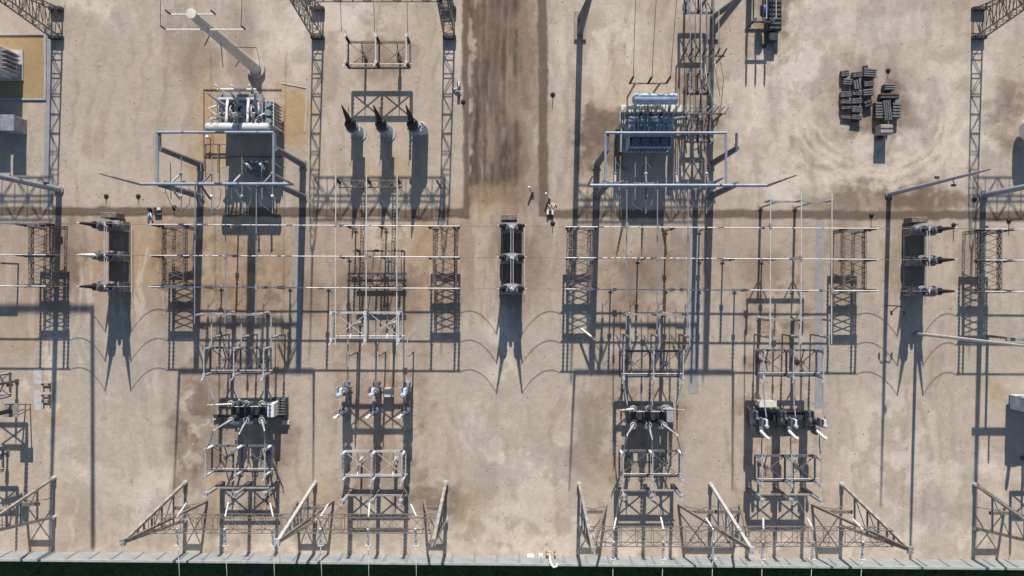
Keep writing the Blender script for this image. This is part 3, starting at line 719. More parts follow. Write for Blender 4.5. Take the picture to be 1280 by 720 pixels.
# single-pole live-tank columns / instrument transformers
def pole_unit(name, label, cat, loc, group, hz, box_m, ins_m, head_m, hr=.36, tilt=(0, 0), rr=.19, box=(.7, .5, .9), bz=1.3, plates=False):
    t = thing(name, label, cat, loc, group)
    MB().bar((0, 0, 0), (0, 0, 2.2), .42, .42).build('pedestal', STEEL, t)
    MB().box((0, 0, .06), (.7, .7, .12)).build('footing', FOOT, t)
    MB().bbox((-.1, .62, bz), box, .05).build('control_box', box_m, t)
    MB().lathe((0, 0, 2.2), (0, 0, 2.9), [(0, .36), (.1, .46), (.9, .46), (1, .3)], 14).build('tank', BLUEST, t)
    MB().ins((0, 0, 2.9), (tilt[0], tilt[1], hz), rr, 11, rr * .85, 11).build('insulator', ins_m, t)
    h = MB().lathe((tilt[0], tilt[1], hz), (tilt[0] * 1.15, tilt[1] * 1.15, hz + .5), [(0, .16), (.15, hr), (.8, hr), (1, hr * .6)], 14); h.build('head', head_m, t)
    if plates:
        MB().bbox((-.24, .3, hz - .6), (.2, .9, .8), .05).build('side_plate', box_m, t); MB().bbox((.14, .25, hz - .5), (.26, .75, .8), .05).build('side_plate', PWHITE, t)
    return t
for k, nm in ((-1, 'left'), (0, 'centre'), (1, 'right')):
    pole_unit('voltage_transformer', nm + ' one of three columns with blue-grey boxes above the lower middle switch', 'instrument transformer', G(475 + k * 37.5, 485), 'capped instrument columns of the middle bay', 5.3, (TANKB, BLUEST, TANKB)[k + 1], PGREY, TANKBL, .24, plates=True)
    pole_unit('current_transformer', nm + ' one of three pale-headed columns in the row below blue-grey boxes', 'instrument transformer', G(474 + k * 37.5, 509), 'pale-headed instrument columns of the middle bay', 4.6, STEEL, PWHITE, CREAM, .2, (-.35, -.3))
    pole_unit('breaker_pole', nm + ' one of three live-tank breaker poles in the far right line bay', 'circuit breaker', G(970 + k * 34, 521), 'live-tank breaker poles', 5.4, BLUEST, PBROWN, STEELL, .2, rr=.25, box=(.55, .8, 1.2), bz=2.0, plates=True)
    pole_unit('current_transformer', nm + ' one of three white-headed columns below the live-tank breaker poles', 'instrument transformer', G(973 + k * 34, 532), 'white-headed instrument columns', 3.9, STEEL, PWHITE, CREAM, .18, (.35, -.5))
t = thing('control_cabinet', 'white cabinet box behind the left live-tank breaker pole', 'cabinet', G(953, 502)); MB().bbox((0, 0, .9), (1.7, .6, 1.6), .05).build('body', WHITE, t); MB().bbox((0, .02, 1.76), (1.85, .74, .1), .03).build('lid', CREAM, t)
t = thing('equipment_skid', 'low dark steel skid linking three live-tank breaker poles', 'skid', G(970, 521))
m = MB().bbox((0, .2, .6), (6.4, 1.0, .7), .06); m.build('beam', DARKM, t)
for x in (-1.5, 1.5): MB().bar((x, 0, 0), (x, 0, .4), .4).build('leg', DARKM, t)
t = thing('control_cabinet', 'small olive-tan cabinet in the ochre ground under the middle instrument column', 'cabinet', G(487, 489)); MB().bbox((0, 0, .4), (1.0, .9, .8), .05).build('body', CRATEL, t); MB().box((0, 0, .83), (1.08, .98, .06)).build('lid', CREAM, t)

# surge arresters by the gantries
for key, yy, ln in (('left', 603, ''), ('middle', 612, ''), ('right', 606, ''), ('far', 611, '')):
    cx, where = BAYS[key]
    t = thing('arrester_stand', 'low steel portal stand nearest the gantry in the bay ' + where, 'steel stand', G(cx, yy), 'arrester stands')
    m = MB().bar((-3.3, 0, 2.2), (3.3, 0, 2.2), .16, .16); m.build('crossbeam', STEEL, t)
    for sx in (-34 / S, 0, 34 / S): MB().bar((sx, 0, 0), (sx, 0, 2.1), .38).build('post', DSTEEL, t)
    for k, nm in ((-1, 'left'), (0, 'centre'), (1, 'right')):
        t = thing('surge_arrester', '%s grey surge arrester on the stand %s' % (nm, where), 'surge arrester', G(cx + k * 34, yy, 2.32), 'surge arresters by the gantries')
        MB().ins((0, 0, 0), (0, 0, 2.4), .22, 10).build('stack', PGREY, t); MB().ring((0, 0, 2.35), .32, .035).build('grading_ring', STEELL, t)
# droppers from the gantry beams to the lower switches
for key, x0, zb, gy, yy in (('left', 232, 7.3, 620, 582), ('middle', 395, 7.3, 620, 589), ('right', 724, 9.9, 625, 588), ('far', 888, 9.9, 625, 594)):
    cx, where = BAYS[key]
    for k, nm in ((-1, 'left'), (0, 'centre'), (1, 'right')):
        p0 = G(x0 + 164 * (k + 1.5) / 3, gy, zb); p1 = G(cx + k * 35, yy, 4.7)
        st = p0 + (p1 - p0).normalized() * 1.5
        o = MB().ins((0, 0, 0), st - p0, .11, 8).build('string_insulator', PWHITE, None, p0); tag(o, '%s yard-side string insulator on the gantry beam %s' % (nm, where), 'insulator', 'yard side insulator strings')
        o = MB().path([p - st for p in sag(st, p1, .45)], .022, 5).build('dropper_wire', WIRE, None, st); tag(o, '%s dropper wire from gantry beam to lower switch %s' % (nm, where), 'wire', 'gantry droppers')
# links from upper switches to breakers, and breakers to lower switches
for key, ya, yb, yc, yd, zt in (('left', 461, 492, 524, 552, 5.2), ('right', 466, 498, 534, 557, 5.2), ('far', 466, 512, 536, 562, 5.6)):
    cx, where = BAYS[key]
    for k, nm in ((-1, 'left'), (0, 'centre'), (1, 'right')):
        xb = cx + (k * 29 + (7 if key == 'left' else -2) if key != 'far' else k * 34)
        for u, (p0, p1, hw) in enumerate(((G(cx + k * 35, ya, 4.95), G(xb, yb, zt), 'upper'), (G(xb, yc, zt if key != 'far' else 4.3), G(cx + k * 35, yd, 4.6), 'lower'))):
            o = MB().path([p - p0 for p in sag(p0, p1, .25)], .065, 6).build('link_wire', ALUD, None, p0)
            tag(o, '%s link wire between breaker and %s switch %s' % (nm, hw, where), 'wire', 'breaker link wires')

# posts and tubes that join the upper switches to the overhead tubes, and clamps down to the main bus
for key in ('left', 'right', 'far', 'middle'):
    cx, where = BAYS[key]; y0 = 418 if key != 'middle' else 440
    for k, nm, r in ((-1, 'left', 'top'), (0, 'centre', 'middle'), (1, 'right', 'bottom')):
        x = cx + k * 35
        t = thing('link_post', '%s slim post insulator between overhead tubes and upper switch %s' % (nm, where), 'post insulator', G(x + 8, y0), 'slim link posts')
        MB().bar((0, 0, 0), (0, 0, 2.6), .15).build('post', DSTEEL, t)
        MB().ins((0, 0, 2.6), (0, 0, 4.6), .15, 8).build('insulator', PGREY, t)
        MB().tube((0, -1.0, 4.7), (0, 2.4, 4.7), .06).build('tube', STEELL, t)
        p0 = G(x, rowy(r, x), ZB)
        t = thing('bus_riser', 'riser from %s bus tube to %s overhead tube %s' % (r, nm, where), 'riser', p0, 'risers from bus to overhead tubes')
        MB().tube((0, 0, -.02), (0, 0, ZT - ZB), .05).build('rod', ALUD, t)
        MB().box((0, 0, 0), (.5, .26, .24)).build('clamp', STEEL, t); MB().box((0, 0, ZT - ZB), (.26, .5, .24)).build('clamp', STEEL, t)
# clamps and short brown insulators along the main bus tubes
# ------------------------------------------------------------------ power transformers
def bushing(t, p0, p1, r, m, capm=STEELL):
    p0 = Vector(p0); p1 = Vector(p1)
    b = MB().ins(p0, p1, r, 10, r * .6, 12).build('bushing', m, t)
    d = (p1 - p0).normalized()
    q = MB().lathe(p0 - d * .5, p0, [(0, r * 1.25), (.8, r * 1.25), (.82, r * 1.6), (1, r * 1.6)], 12); q.tube(p1, p1 + d * .35, .06); q.build('flange', capm, b)
# --- left one: white, conservator towards the viewer's bottom
o = G(318, 150)
t = thing('power_transformer', 'white power transformer with long conservator on ochre gravel, beside the tilted pole', 'transformer', o, 'power transformers')
m = MB().bbox((-.2, .15, 1.9), (4.6, 3.2, 3.4), .12); m.bbox((-.2, .15, 3.66), (4.8, 3.4, .14), .04)
for i in range(9): m.box((-2.2 + i * .5, -.1, 1.9), (.1, 2.9, 3.2))
m.build('tank', TANKG, t)
MB().box((0, -.1, .1), (5.4, 3.4, .2)).build('plinth', CONC, t)
def fins(t, x0, x1, y, z0, z1, n, m, deep=.5):
    for i in range(n):
        x = x0 + (x1 - x0) * i / (n - 1)
        MB().bbox((x, y, (z0 + z1) / 2), (.07, deep, z1 - z0), .02).build('radiator_fin', m, t)
for i in range(8):
    MB().bbox((2.75, -1.3 + i * .35, 2.1), (1.0, .1, 2.8), .03).build('radiator_fin', TANKW, t)
r = MB()
for z in (3.35, .9): r.tube((2.35, -1.4, z), (2.35, 1.35, z), .09)
for y in (-1.45, 1.4): r.bar((3.25, y, .2), (3.25, y, 3.6), .07)
r.bar((3.25, -1.45, 3.6), (3.25, 1.4, 3.6), .07); r.build('radiator_header', PWHITE, t)
for y in (-.8, .1, 1.0):
    MB().lathe((2.75, y - .2, 3.62), (2.75, y - .2, 3.9), [(0, .32), (1, .32)], 14).build('fan', TANKB, t)
c = MB()
for a, b in ((-3.3, .1), (.18, 3.2)): c.dome((a, -1.9, 4.75), (b, -1.9, 4.75), .52, 20)
c.build('conservator', TANKW, t)
c = MB()
for x in (-2.6, -.6, .9, 2.6): c.bar((x, -1.9, 4.2), (x, -1.2, 3.7), .12); c.bar((x, -1.9, 4.2), (x, -1.5, 1.5), .1)
c.build('conservator_bracket', TANKG, t)
p = MB()
for x in (-1.2, .95): p.path([(x, -1.5, 4.9), (x, -.8, 4.7), (x - .1, .2, 4.4), (x - .05, 1.1, 4.3)], .13, 8)
p.tube((-2.2, 1.25, 4.25), (1.6, 1.25, 4.25), .09); p.tube((-2.3, -.2, 3.95), (1.9, -.2, 3.95), .08); p.path([(-.2, -1.5, 4.4), (-.4, -.7, 3.9), (.3, -.3, 3.8)], .07, 6)
p.path([(1.6, -1.5, 4.6), (1.8, -.6, 4.2), (2.4, -.1, 3.6)], .08, 6); p.tube((-2.3, 2.15, 4.3), (1.7, 2.15, 4.3), .12)
for x in (-2.0, -.4, 1.4): p.path([(x, 2.15, 4.3), (x, 2.1, 3.0), (x, 1.7, 2.6)], .09, 6); p.path([(x, 2.15, 4.3), (x - .3, 2.5, 4.9)], .08, 6)
p.build('oil_pipe', PWHITE, t)
for x, tx in ((-1.7, -.75), (-.1, 0), (1.5, .75)):
    bushing(t, (x, .55, 3.9), (x + tx, 1.2, 6.3), .20, PGREY)
for x, tx in ((-1.6, -.3), (-.6, 0), (.4, 0), (1.3, .3)):
    bushing(t, (x, -.85, 3.8), (x + tx, -.75, 5.2), .13, PGREY)
d = MB()
for x in (-1.9, -1.2, .2, .9, 1.7): d.lathe((x, .1, 3.73), (x, .1, 4.1), [(0, .25), (.85, .25), (1, .16)], 12)
d.bbox((-2.75, .5, 1.6), (.5, 1.0, 1.9), .05); d.build('top_fitting', TANKBL, t)
rr = random.Random(3)
p = MB()
for i in range(9):
    x = -2.3 + i * .5; p.path([(x, -1.2 + rr.uniform(-.2, .2), 3.8), (x + rr.uniform(-.2, .2), -.5, 4.0 + rr.uniform(0, .4)), (x + rr.uniform(-.3, .3), .3, 4.0 + rr.uniform(0, .3)), (x, .9, 3.8)], rr.uniform(.03, .07), 6)
p.build('small_pipe', STEELL, t)
p = MB()
for y in (-1.35, 1.15):
    p.bar((-2.5, y, 4.35), (2.0, y, 4.35), .05)
    for i in range(7): p.bar((-2.5 + i * .75, y, 3.7), (-2.5 + i * .75, y, 4.35), .05)
p.build('handrail', PWHITE, t)
p = MB()
for i in range(16): MB().bbox((rr.uniform(-2.3, 1.7), rr.uniform(-.9, .9), 3.85), (rr.uniform(.15, .45), rr.uniform(.15, .4), rr.uniform(.2, .45)), .03).build('valve_box', DARKM, t)
pass
MB().lathe((-2.55, -.6, 3.0), (-2.9, -.9, 4.6), [(0, .16), (1, .12)], 10).build('breather', PWHITE, t)
p = MB().path([(-2.0, -.9, 4.0), (-2.7, -.3, 4.4), (-3.1, .2, 4.5), (-2.4, .5, 4.2)], .1, 7); p.build('vent_pipe', PWHITE, t)
# --- right one: blue grey, conservator at the top, fins towards the bottom
o = G(806, 166)
t = thing('power_transformer', 'blue-grey power transformer with finned radiators and a cylinder conservator behind', 'transformer', o, 'power transformers')
m = MB().bbox((.0, .1, 1.9), (4.6, 2.0, 3.5), .12); m.bbox((0, .1, 3.7), (4.8, 2.2, .14), .04); m.build('tank', TANKB, t)
MB().box((0, 0, .1), (5.6, 4.2, .2)).build('plinth', CONC, t)
fins(t, -2.15, 2.15, -1.55, .5, 3.2, 11, TANKBL, 1.3)
r = MB(); r.tube((-2.3, -1.0, 3.35), (2.3, -1.0, 3.35), .12); r.tube((-2.2, -2.15, 3.1), (2.2, -2.15, 3.1), .10); r.tube((-2.2, -2.15, .6), (2.2, -2.15, .6), .1); r.build('radiator_header', TANKBL, t)
r = MB()
for i in range(9): r.bbox((-2.9 + i * .72, 1.65, 2.45), (.56, .75, 3.3), .05)
r.build('upper_radiator', CREAM, t)
r = MB()
for i in range(3):
    for s_ in (-1, 1): MB().bbox((s_ * (2.75 + i * .22), .9, 2.4), (.12, 1.5, 2.6), .03).build('side_radiator', CREAM, t)
MB().dome((-2.25, 2.25, 5.55), (2.35, 2.25, 5.55), .56, 20).build('conservator', TANKBL, t)
c = MB()
for x in (-1.7, -.5, .5, 1.7): c.bar((x, 2.25, 5.05), (x, 1.1, 3.75), .1); c.bar((x, 2.35, 5.05), (x, 2.1, .2), .12)
c.build('conservator_bracket', TANKB, t)
for x, tx in ((-1.6, -1.0), (0, 0), (1.6, 1.0)):
    bushing(t, (x, .5, 3.85), (x + tx, .2, 6.4), .22, PGREY, TANKBL)
for x in (-1.2, -.2, .9): bushing(t, (x, .95, 3.8), (x, 1.15, 4.9), .14, PBROWN)
p = MB().path([(.4, -.7, 3.9), (.55, -.2, 4.3), (.75, .3, 4.1), (1.1, .9, 3.8)], .07, 6); p.path([(1.9, -.8, 3.7), (2.1, .3, 4.2), (2.2, 1.5, 4.6)], .08, 6)
p.path([(-.3, -.7, 3.8), (-.1, .0, 4.4), (.2, -.6, 3.8)], .06, 6); p.build('oil_pipe', TANKBL, t)
rr = random.Random(9)
for i in range(14): MB().bbox((rr.uniform(-2.0, 2.0), rr.uniform(-.6, .7), 3.9), (rr.uniform(.15, .4), rr.uniform(.15, .4), rr.uniform(.2, .4)), .03).build('valve_box', (BLUEST, TANKBL, STEELL)[i % 3], t)
p = MB()
for i in range(8):
    x = -1.9 + i * .53; p.path([(x, -.9, 3.6), (x + rr.uniform(-.1, .1), -.3, 4.0 + rr.uniform(0, .3)), (x + rr.uniform(-.2, .2), .5, 4.0), (x, 1.2, 4.2), (x, 2.1, 5.0)], rr.uniform(.03, .06), 6)
p.build('small_pipe', TANKBL, t)
p = MB()
for y in (-.95, 1.1):
    p.bar((-2.3, y, 4.5), (2.3, y, 4.5), .05)
    for i in range(7): p.bar((-2.3 + i * .76, y, 3.7), (-2.3 + i * .76, y, 4.5), .05)
p.build('handrail', STEELL, t)
for x in (-1.5, -.5, .5, 1.5): MB().lathe((x, -1.5, 3.25), (x, -1.5, 3.4), [(0, .42), (1, .42)], 16).build('fan', BLUEST, t)
# --- left edge and right edge ones, cut off by the frame
o = G(-8, 82)
t = thing('power_transformer', 'grey-white transformer cut off by the left edge inside the kerbed gravel pit', 'transformer', o, 'power transformers')
m = MB().bbox((0, 0, 2.1), (5.6, 2.6, 3.9), .12); m.bbox((0, 0, 4.1), (5.8, 2.8, .14), .04); m.build('tank', TANKW, t)
MB().box((0.1, 0, .1), (6.4, 3.3, .2)).build('plinth', CONCL, t)
for i in range(6): MB().bbox((2.3 - i * .5, -1.45, 1.7), (.14, .5, 2.2), .03).build('radiator_fin', TANKBL, t)
for i in range(5): MB().bbox((3.0, -1.0 + i * .45, 1.7), (.5, .14, 2.2), .03).build('radiator_fin', TANKG, t)
for x in (-1.2, .3, 1.8): bushing(t, (x, .4, 4.2), (x + .3, .6, 6.0), .18, REDB)
MB().dome((-2.5, 1.2, 4.9), (2.4, 1.2, 4.9), .45, 16).build('conservator', TANKW, t)
t = thing('storage_tank', 'white round-ended tank cut off by the right edge above the thick mast', 'tank', G(1303, 165))
MB().dome((-3.2, 0, 1.7), (3.2, 0, 1.7), 1.3, 24).build('shell', PWHITE, t)
for x in (-1.8, 1.8): MB().bbox((x, 0, .5), (.35, 2.2, 1.0), .04).build('saddle', CONC, t)
MB().tube((-1.0, 0, 2.95), (-1.0, 0, 3.4), .25, n=12).build('manhole', STEEL, t)
# cabinets at the left edge
for x, y, sx, sy, lab in ((3, 154, 1.9, 1.9, 'larger grey cabinet at the left edge below the cut-off transformer'), (26, 159, 1.35, 1.6, 'smaller grey cabinet right of another, in the transformer shadow at the left edge')):
    t = thing('control_cabinet', lab, 'cabinet', G(x, y)); MB().bbox((0, 0, 1.05), (sx, sy, 2.1), .05).build('body', TANKG, t); MB().bbox((0, 0, 2.16), (sx + .12, sy + .12, .1), .03).build('roof', TANKG, t); MB().box((0, -sy / 2 - .012, 1.0), (sx * .8, .03, 1.7)).build('door', TANKB, t)

# ------------------------------------------------------------------ big tube frames over the transformers
ZF = 9.45
def big_frame(label, xl, xr, yt, yb, colx, ext, where):
    o0 = G((xl + xr) / 2, (yt + yb) / 2); rel = lambda x, y, z=0: G(x, y, z) - o0
    t = thing('tube_portal', label, 'tube portal', o0, 'tube portals over the transformers')
    MB().tube(rel(xl, yt, ZF), rel(xr, yt, ZF), .13, n=12).build('upper_tube', ALUD, t)
    MB().tube(rel(ext[0], yb, ZF + .05), rel(ext[1], yb, ZF + .05), .155, n=12).build('lower_tube', ALUD, t)
    for x in (xl, xr): MB().tube(rel(x, yt, ZF - .02), rel(x, yb, ZF - .02), .12, n=12).build('side_tube', ALUD, t)
    for x in colx:
        for y in (206, 245.5):
            c = MB().lathe(rel(x, y), rel(x, y, ZF - .1), [(0, .36), (1, .26)], 12).build('column', BLUEST, t)
            MB().box(rel(x, y, .06), (.9, .9, .12)).build('footing', FOOT, c)
        MB().bar(rel(x, 206, ZF - .2), rel(x, 189, ZF - .1), .2).build('bracket', BLUEST, t)
    for x, s_ in ((ext[0], -1), (ext[1], 1)):
        MB().tube(rel(x, yb, ZF), rel(x + s_ * 3, yb, ZF + 6.5), .15, .06).build('lightning_spike', STEEL, t)
    return t
big_frame('grey tube portal on four columns over the left transformer', 249, 377, 188.5, 245.5, (251, 379), (230, 398), 'left')
big_frame('grey tube portal on four columns over the right transformer', 743, 876, 189, 247, (746, 888), (724, 922), 'right')
# strings and hanging droppers on the lower tubes
for cx, where, n in ((313, 'left', 4), (806, 'right', 4)):
    for k in range(n):
        x = cx - 52 + k * 34.5; y = 245.5
        p0 = G(x, y, ZF - .2)
        t = thing('hanging_insulator', '%s hanging insulator pair on the tube portal over the %s transformer' % (ORD[k], where), 'insulator', p0, 'insulators hanging from tube portals')
        for s_ in (-1, 1):
            MB().ins((0, 0, 0), (.25, s_ * 1.2, -1.7), .13, 9).build('string', PGREY if (k % 2 == 0) else BLUEST, t)
        MB().box((0, 0, 0), (.4, .5, .3)).build('clamp', BLUEST, t)
        MB().tube((.3, -2.6, -1.95), (.3, 3.0, -1.9), .05).build('tube', ALUD, t)
        MB().path([(.3, 2.6, -1.9), (.9, 2.0, -2.6), (1.0, 2.2, -3.6)], .03, 5).build('lead', STEEL, t)
        for q in (-.9, 1.3): MB().ball((.3, q, -1.85), .16).build('corona_ball', WHITE if k % 2 else PGREY, t)
        for s_ in (-1, 1): MB().ins((0, 0, .05), (s_ * 1.0, .5 - .2 * k, -1.2), .12, 7).build('side_string', BLUEST, t)
        for s_ in (-1, 1): MB().path([(s_ * 1.0, .5 - .2 * k, -1.2), (s_ * 1.25, -.4, -1.9), (s_ * .9, -1.7, -2.3), (.3, -2.5, -1.95)], .035, 5).build('lead', STEEL, t)
        MB().tube((-.75, -1.2, -2.0), (-.75, 2.4, -1.9), .045).build('tube', ALUD, t)
        MB().bar((-.75, .3, -1.95), (.3, .3, -1.9), .07).build('spacer', BLUEST, t)
t = thing('neutral_box', 'small blue-grey cabinet box in the shadow below the left transformer', 'cabinet', G(332, 214)); MB().bbox((0, 0, 1.3), (2.1, 1.2, 2.4), .05).build('body', BLUEST, t); MB().bbox((0, 0, 2.55), (2.25, 1.35, .1), .03).build('roof', BLUEST, t)
for x in (325, 341):
    t = thing('arrester', ('left' if x < 330 else 'right') + ' white arrester standing on the cabinet below the left transformer', 'surge arrester', G(x, 216, 2.6)); MB().ins((0, 0, 0), (.1, .2, 1.6), .14, 8).build('stack', PWHITE, t); MB().ball((.1, .2, 1.7), .14).build('cap', WHITE, t)
t = thing('trolley_frame', 'thin rusty frame with a lamp ball below the left transformer conservator', 'steel frame', G(262, 192))
m = MB()
for a, b in (((-.4, .9), (1.9, .9)), ((-.4, .9), (-.4, -1.6)), ((1.1, .9), (1.1, -2.2))): m.bar((a[0], a[1], .5), (b[0], b[1], .5), .1); m.bar((a[0], a[1], 0), (a[0], a[1], .5), .1)
m.build('rail', BROWN, t); MB().ball((.1, 1.6, .9), .2).build('lamp_ball', WHITE, t); MB().tube((.1, 1.6, 0), (.1, 1.6, .75), .05).build('stem', BROWN, t)

# ------------------------------------------------------------------ monopole, masts
o0 = G(321, 87)
t = thing('monopole', 'thick pale tapered steel pole with crossarms leaning over the left transformer', 'power pole', o0)
MB().lathe((0, 0, .3), (0, 0, 16.3), [(0, .62), (.55, .50), (.56, .53), (1, .40)], 18).build('shaft', STEELL, t)
MB().lathe((0, 0, 0), (0, 0, .4), [(0, .95), (1, .95)], 16).build('footing', CONC, t)
MB().lathe((0, 0, 16.3), (0, 0, 16.42), [(0, .44), (1, .44)], 18).build('cap', CREAM, t)
for z, l0, l1 in ((15.9, -2.0, 1.9), (13.4, -3.6, 3.6)):
    a = MB().bar((l0, -.35 if z < 15 else .1, z), (l1, -.35 if z < 15 else .1, z), .14, .14).build('crossarm', CREAM, t)
    for x in (l0, l1):
        MB().ins((x, -.35 if z < 15 else .1, z + .05), (x, -.35 if z < 15 else .1, z + 1.0), .1, 6).build('insulator', BROWN, a)
m = MB().bar((0, 0, 12.0), (-1.0, -1.1, 11.2), .07); m.bar((0, 0, 7.5), (2.6, -.1, 7.6), .06); m.bar((0, 0, 10.0), (.1, -2.6, 9.6), .06); m.bar((0, 0, 4.5), (-.8, -.9, 4.0), .07); m.build('bracket', DARKM, t)
for i in range(24): MB().bar((.07, .45, 2 + i * .55), (.45, .5, 2 + i * .55), .03).build('rung', STEEL, t)
for p0, p1, lab in ((o0 + Vector((-3.6, -.35, 14.4)), o0 + Vector((-4.3, 30, 14)), 'thin wire from the left end of the pale pole crossarm'), (o0 + Vector((3.6, -.35, 14.4)), o0 + Vector((3.9, 30, 14)), 'thin wire from the right end of the pale pole crossarm'), (o0 + Vector((2.6, -.1, 7.6)), o0 + Vector((.7, -.2, 1.2)), 'thin cable drooping beside the pale pole shaft')):
    w_ = MB().path([p - p0 for p in sag(p0, p1, .3)], .03, 5).build('pole_wire', WIRE, None, p0); tag(w_, lab, 'wire')
def mast(label, x, y, h, r, extra=()):
    t = thing('lightning_mast', label, 'mast', G(x, y), 'slender masts')
    MB().lathe((0, 0, .2), (0, 0, h), [(0, r), (.5, r * .75), (1, r * .3)], 12).build('shaft', STEELL if r < .25 else ALUD, t)
    MB().lathe((0, 0, 0), (0, 0, .2), [(0, r * 1.5), (1, r * 1.5)], 14).build('footing', FOOT, t)
    for z, dx, dy in extra:
        a = MB().bar((0, 0, z), (dx, dy, z + .1), .06).build('arm', DARKM, t); MB().box((dx, dy, z - .1), (.35, .2, .3)).build('lamp_head', DARKM, a)
    return t
mast('slender grey mast leaning right with small lamps, beside the gravel drain', 1111, 243, 17.0, .27, ((11.5, .2, -.6), (9.0, .1, .5)))
mast('tall mast right of the right tie breaker, reaching past the right edge', 1145, 417, 24.0, .19)
mast('tall thick mast at the left edge below the cut-off transformer', 74, 237, 22.0, .34, ((3.0, .4, .3),))
mast('tall thick bluish mast at the right edge above the right rack', 1229, 244, 24.0, .34, ((2.0, .5, .1),))
mast('lower bluish mast beside the blue strip between switch stack and portal', 870, 240, 10.4, .28)
t = thing('lamp_post', 'short twin lamp post with two drooping arms left of the right tie breaker', 'lamp post', G(1108, 382))
MB().tube((0, 0, 0), (0, 0, 3.0), .06).build('post', DARKM, t)
for s_ in (-1, 1):
    a = MB().path([(0, 0, 3.0), (s_ * .45, -.05, 3.1), (s_ * .65, -.5, 2.6)], .05, 6).build('arm', DARKM, t); MB().bbox((s_ * .68, -.7, 2.4), (.22, .5, .14), .03).build('lamp_head', DARKM, a)

# posts with dark heads standing about
for x, y, h, lab in ((133, 245, .9, 'small dark marker post left of a twin above the left tie breaker'), (173, 245, .9, 'small dark marker post right of a twin above the left tie breaker'), (691, 118, 1.6, 'small dark marker post in the open right of the dirt road'),
                     (1089, 269, 1.8, 'dark marker post between the mast and the right rack'), (1192, 281, 1.8, 'dark marker post at the tip of the right breaker bushing'), (1261, 276, 1.6, 'dark marker post near the right edge above the bus'),
                     (1110, 88, .9, 'small dark post above the right column of the crate heap'), (955, 57, .8, 'small dark post below the machine at the top'), (218, 259, .9, 'small dark marker post on the drain left of the left portal'), (1218, 249, .8, 'small dark marker post at the foot of the corner tower lattice shadow'), (691, 279, 1.1, 'small dark marker post just below the white twin boxes'), (579, 127, .8, 'small dark post on the left edge of the dirt road')):
    t = thing('marker_post', lab, 'marker post', G(x, y), 'dark marker posts'); h *= .5; MB().tube((0, 0, .1), (0, 0, h), .045).build('stem', DARKM, t); MB().lathe((0, 0, 0), (0, 0, .16), [(0, .26), (.5, .24), (1, .12)], 12).build('head', BLACK, t)

# ------------------------------------------------------------------ three oil-filled units with dark bushings (middle bay, top)
for i, (x, lab) in enumerate(((448, 'left grey tank with dark conical bushing, one of three'), (484.5, 'centre grey tank with dark conical bushing, one of three'), (522, 'right grey tank with dark conical bushing and an extra pale drum'))):
    t = thing('voltage_transformer', lab, 'instrument transformer', G(x, 167), 'tanks with dark bushings')
    MB().lathe((0, 0, .1), (0, 0, 3.3), [(0, .62), (.1, .55), (.9, .55), (.93, .66), (1, .6)], 18).build('tank', TANKG, t)
    MB().lathe((0, 0, 0), (0, 0, .1), [(0, .9), (1, .9)], 14).build('footing', CONC, t)
    q = MB().lathe((-.05, .05, 3.3), (-.12, .5, 4.1), [(0, .52), (.5, .62), (1, .42)], 16); q.build('turret', BLACK, t)
    MB().ins((-.12, .5, 4.1), (-.35, 1.5, 6.4), .32, 12, .1, 12).build('bushing', PBROWN, t)
    MB().bbox((.55, -.1, 2.2), (.5, .7, 1.6), .05).build('side_box', TANKBL, t)
    MB().ball((-.6, .0, 2.6), .18).build('gauge', BLACK, t)
    if i == 2: MB().lathe((.75, .25, .2), (.75, .25, 3.0), [(0, .45), (.92, .45), (1, .3)], 16).build('side_drum', TANKW, t)
for k, x in enumerate((427, 466, 505)):
    p0 = G(x + 12, 58, 4.6); p1 = G(x + 13, -70, 9.3)
    w_ = MB().path([p - p0 for p in sag(p0, p1, .8)], .032, 5).build('feeder_wire', WIRE, None, p0); tag(w_, '%s of three dark wires dropping to the top middle disconnector switch' % ('left', 'centre', 'right')[k], 'wire', 'wires to the top middle switch')
t = thing('cable_end', 'small pale curved pipe with dark fittings at the left edge of the dirt road', 'pipe', G(572, 108)); MB().path([(.15, .4, .3), (.2, 0, .35), (0, -.3, .25), (-.45, -.35, .1)], .1, 7).build('pipe', WHITE, t); MB().box((.15, .1, .2), (.3, .5, .4)).build('fitting', BLACK, t)
t = thing('cable_box', 'small brown box lying beside the pale curved pipe at the dirt road edge', 'box', G(573.5, 120)); MB().bbox((0, 0, .2), (.3, .35, .4), .03).build('body', BLACK, t); MB().path([(-.4, .35, .1), (0, .5, .2), (.3, .3, .1)], .04, 5).build('hose', CREAM, t)
t = thing('timber_prop', 'thin dark leaning timber beside the lattice tower shadow in the top middle', 'timber', G(552, 236)); MB().bar((0, 0, .15), (-.3, .6, 2.6), .16).build('beam', BROWN, t)

# ------------------------------------------------------------------ arrester bar above the right transformer, wires
t = thing('arrester_bar', 'steel bar on two posts with three insulators above the right transformer', 'steel stand', G(799, 121))
MB().bar((-1.95, 0, 5.2), (1.8, 0, 5.2), .13).build('crossbar', BROWN, t)
for x in (-1.3, 1.2): MB().bar((x, -.1, 0), (x, 0, 5.2), .16).build('post', BROWN, t)
for k in (-1, 0, 1): MB().ins((k * 1.85, 0, 5.27), (k * 1.85 + .1, .25, 6.8), .12, 8).build('insulator', PBROWN, t)
for k in (-1, 0, 1):
    p0 = G(799, 121, 6.85) + Vector((k * 1.85 + .1, .25, 0)); p1 = p0 + Vector((.4 + .3 * k, 13, 2.6))
    w_ = MB().path([p - p0 for p in sag(p0, p1, .5)], .035, 5).build('feeder_wire', BROWN, None, p0); tag(w_, '%s of three rusty wires dropping towards the right transformer' % ('left', 'centre', 'right')[k + 1], 'wire', 'wires to the right transformer')

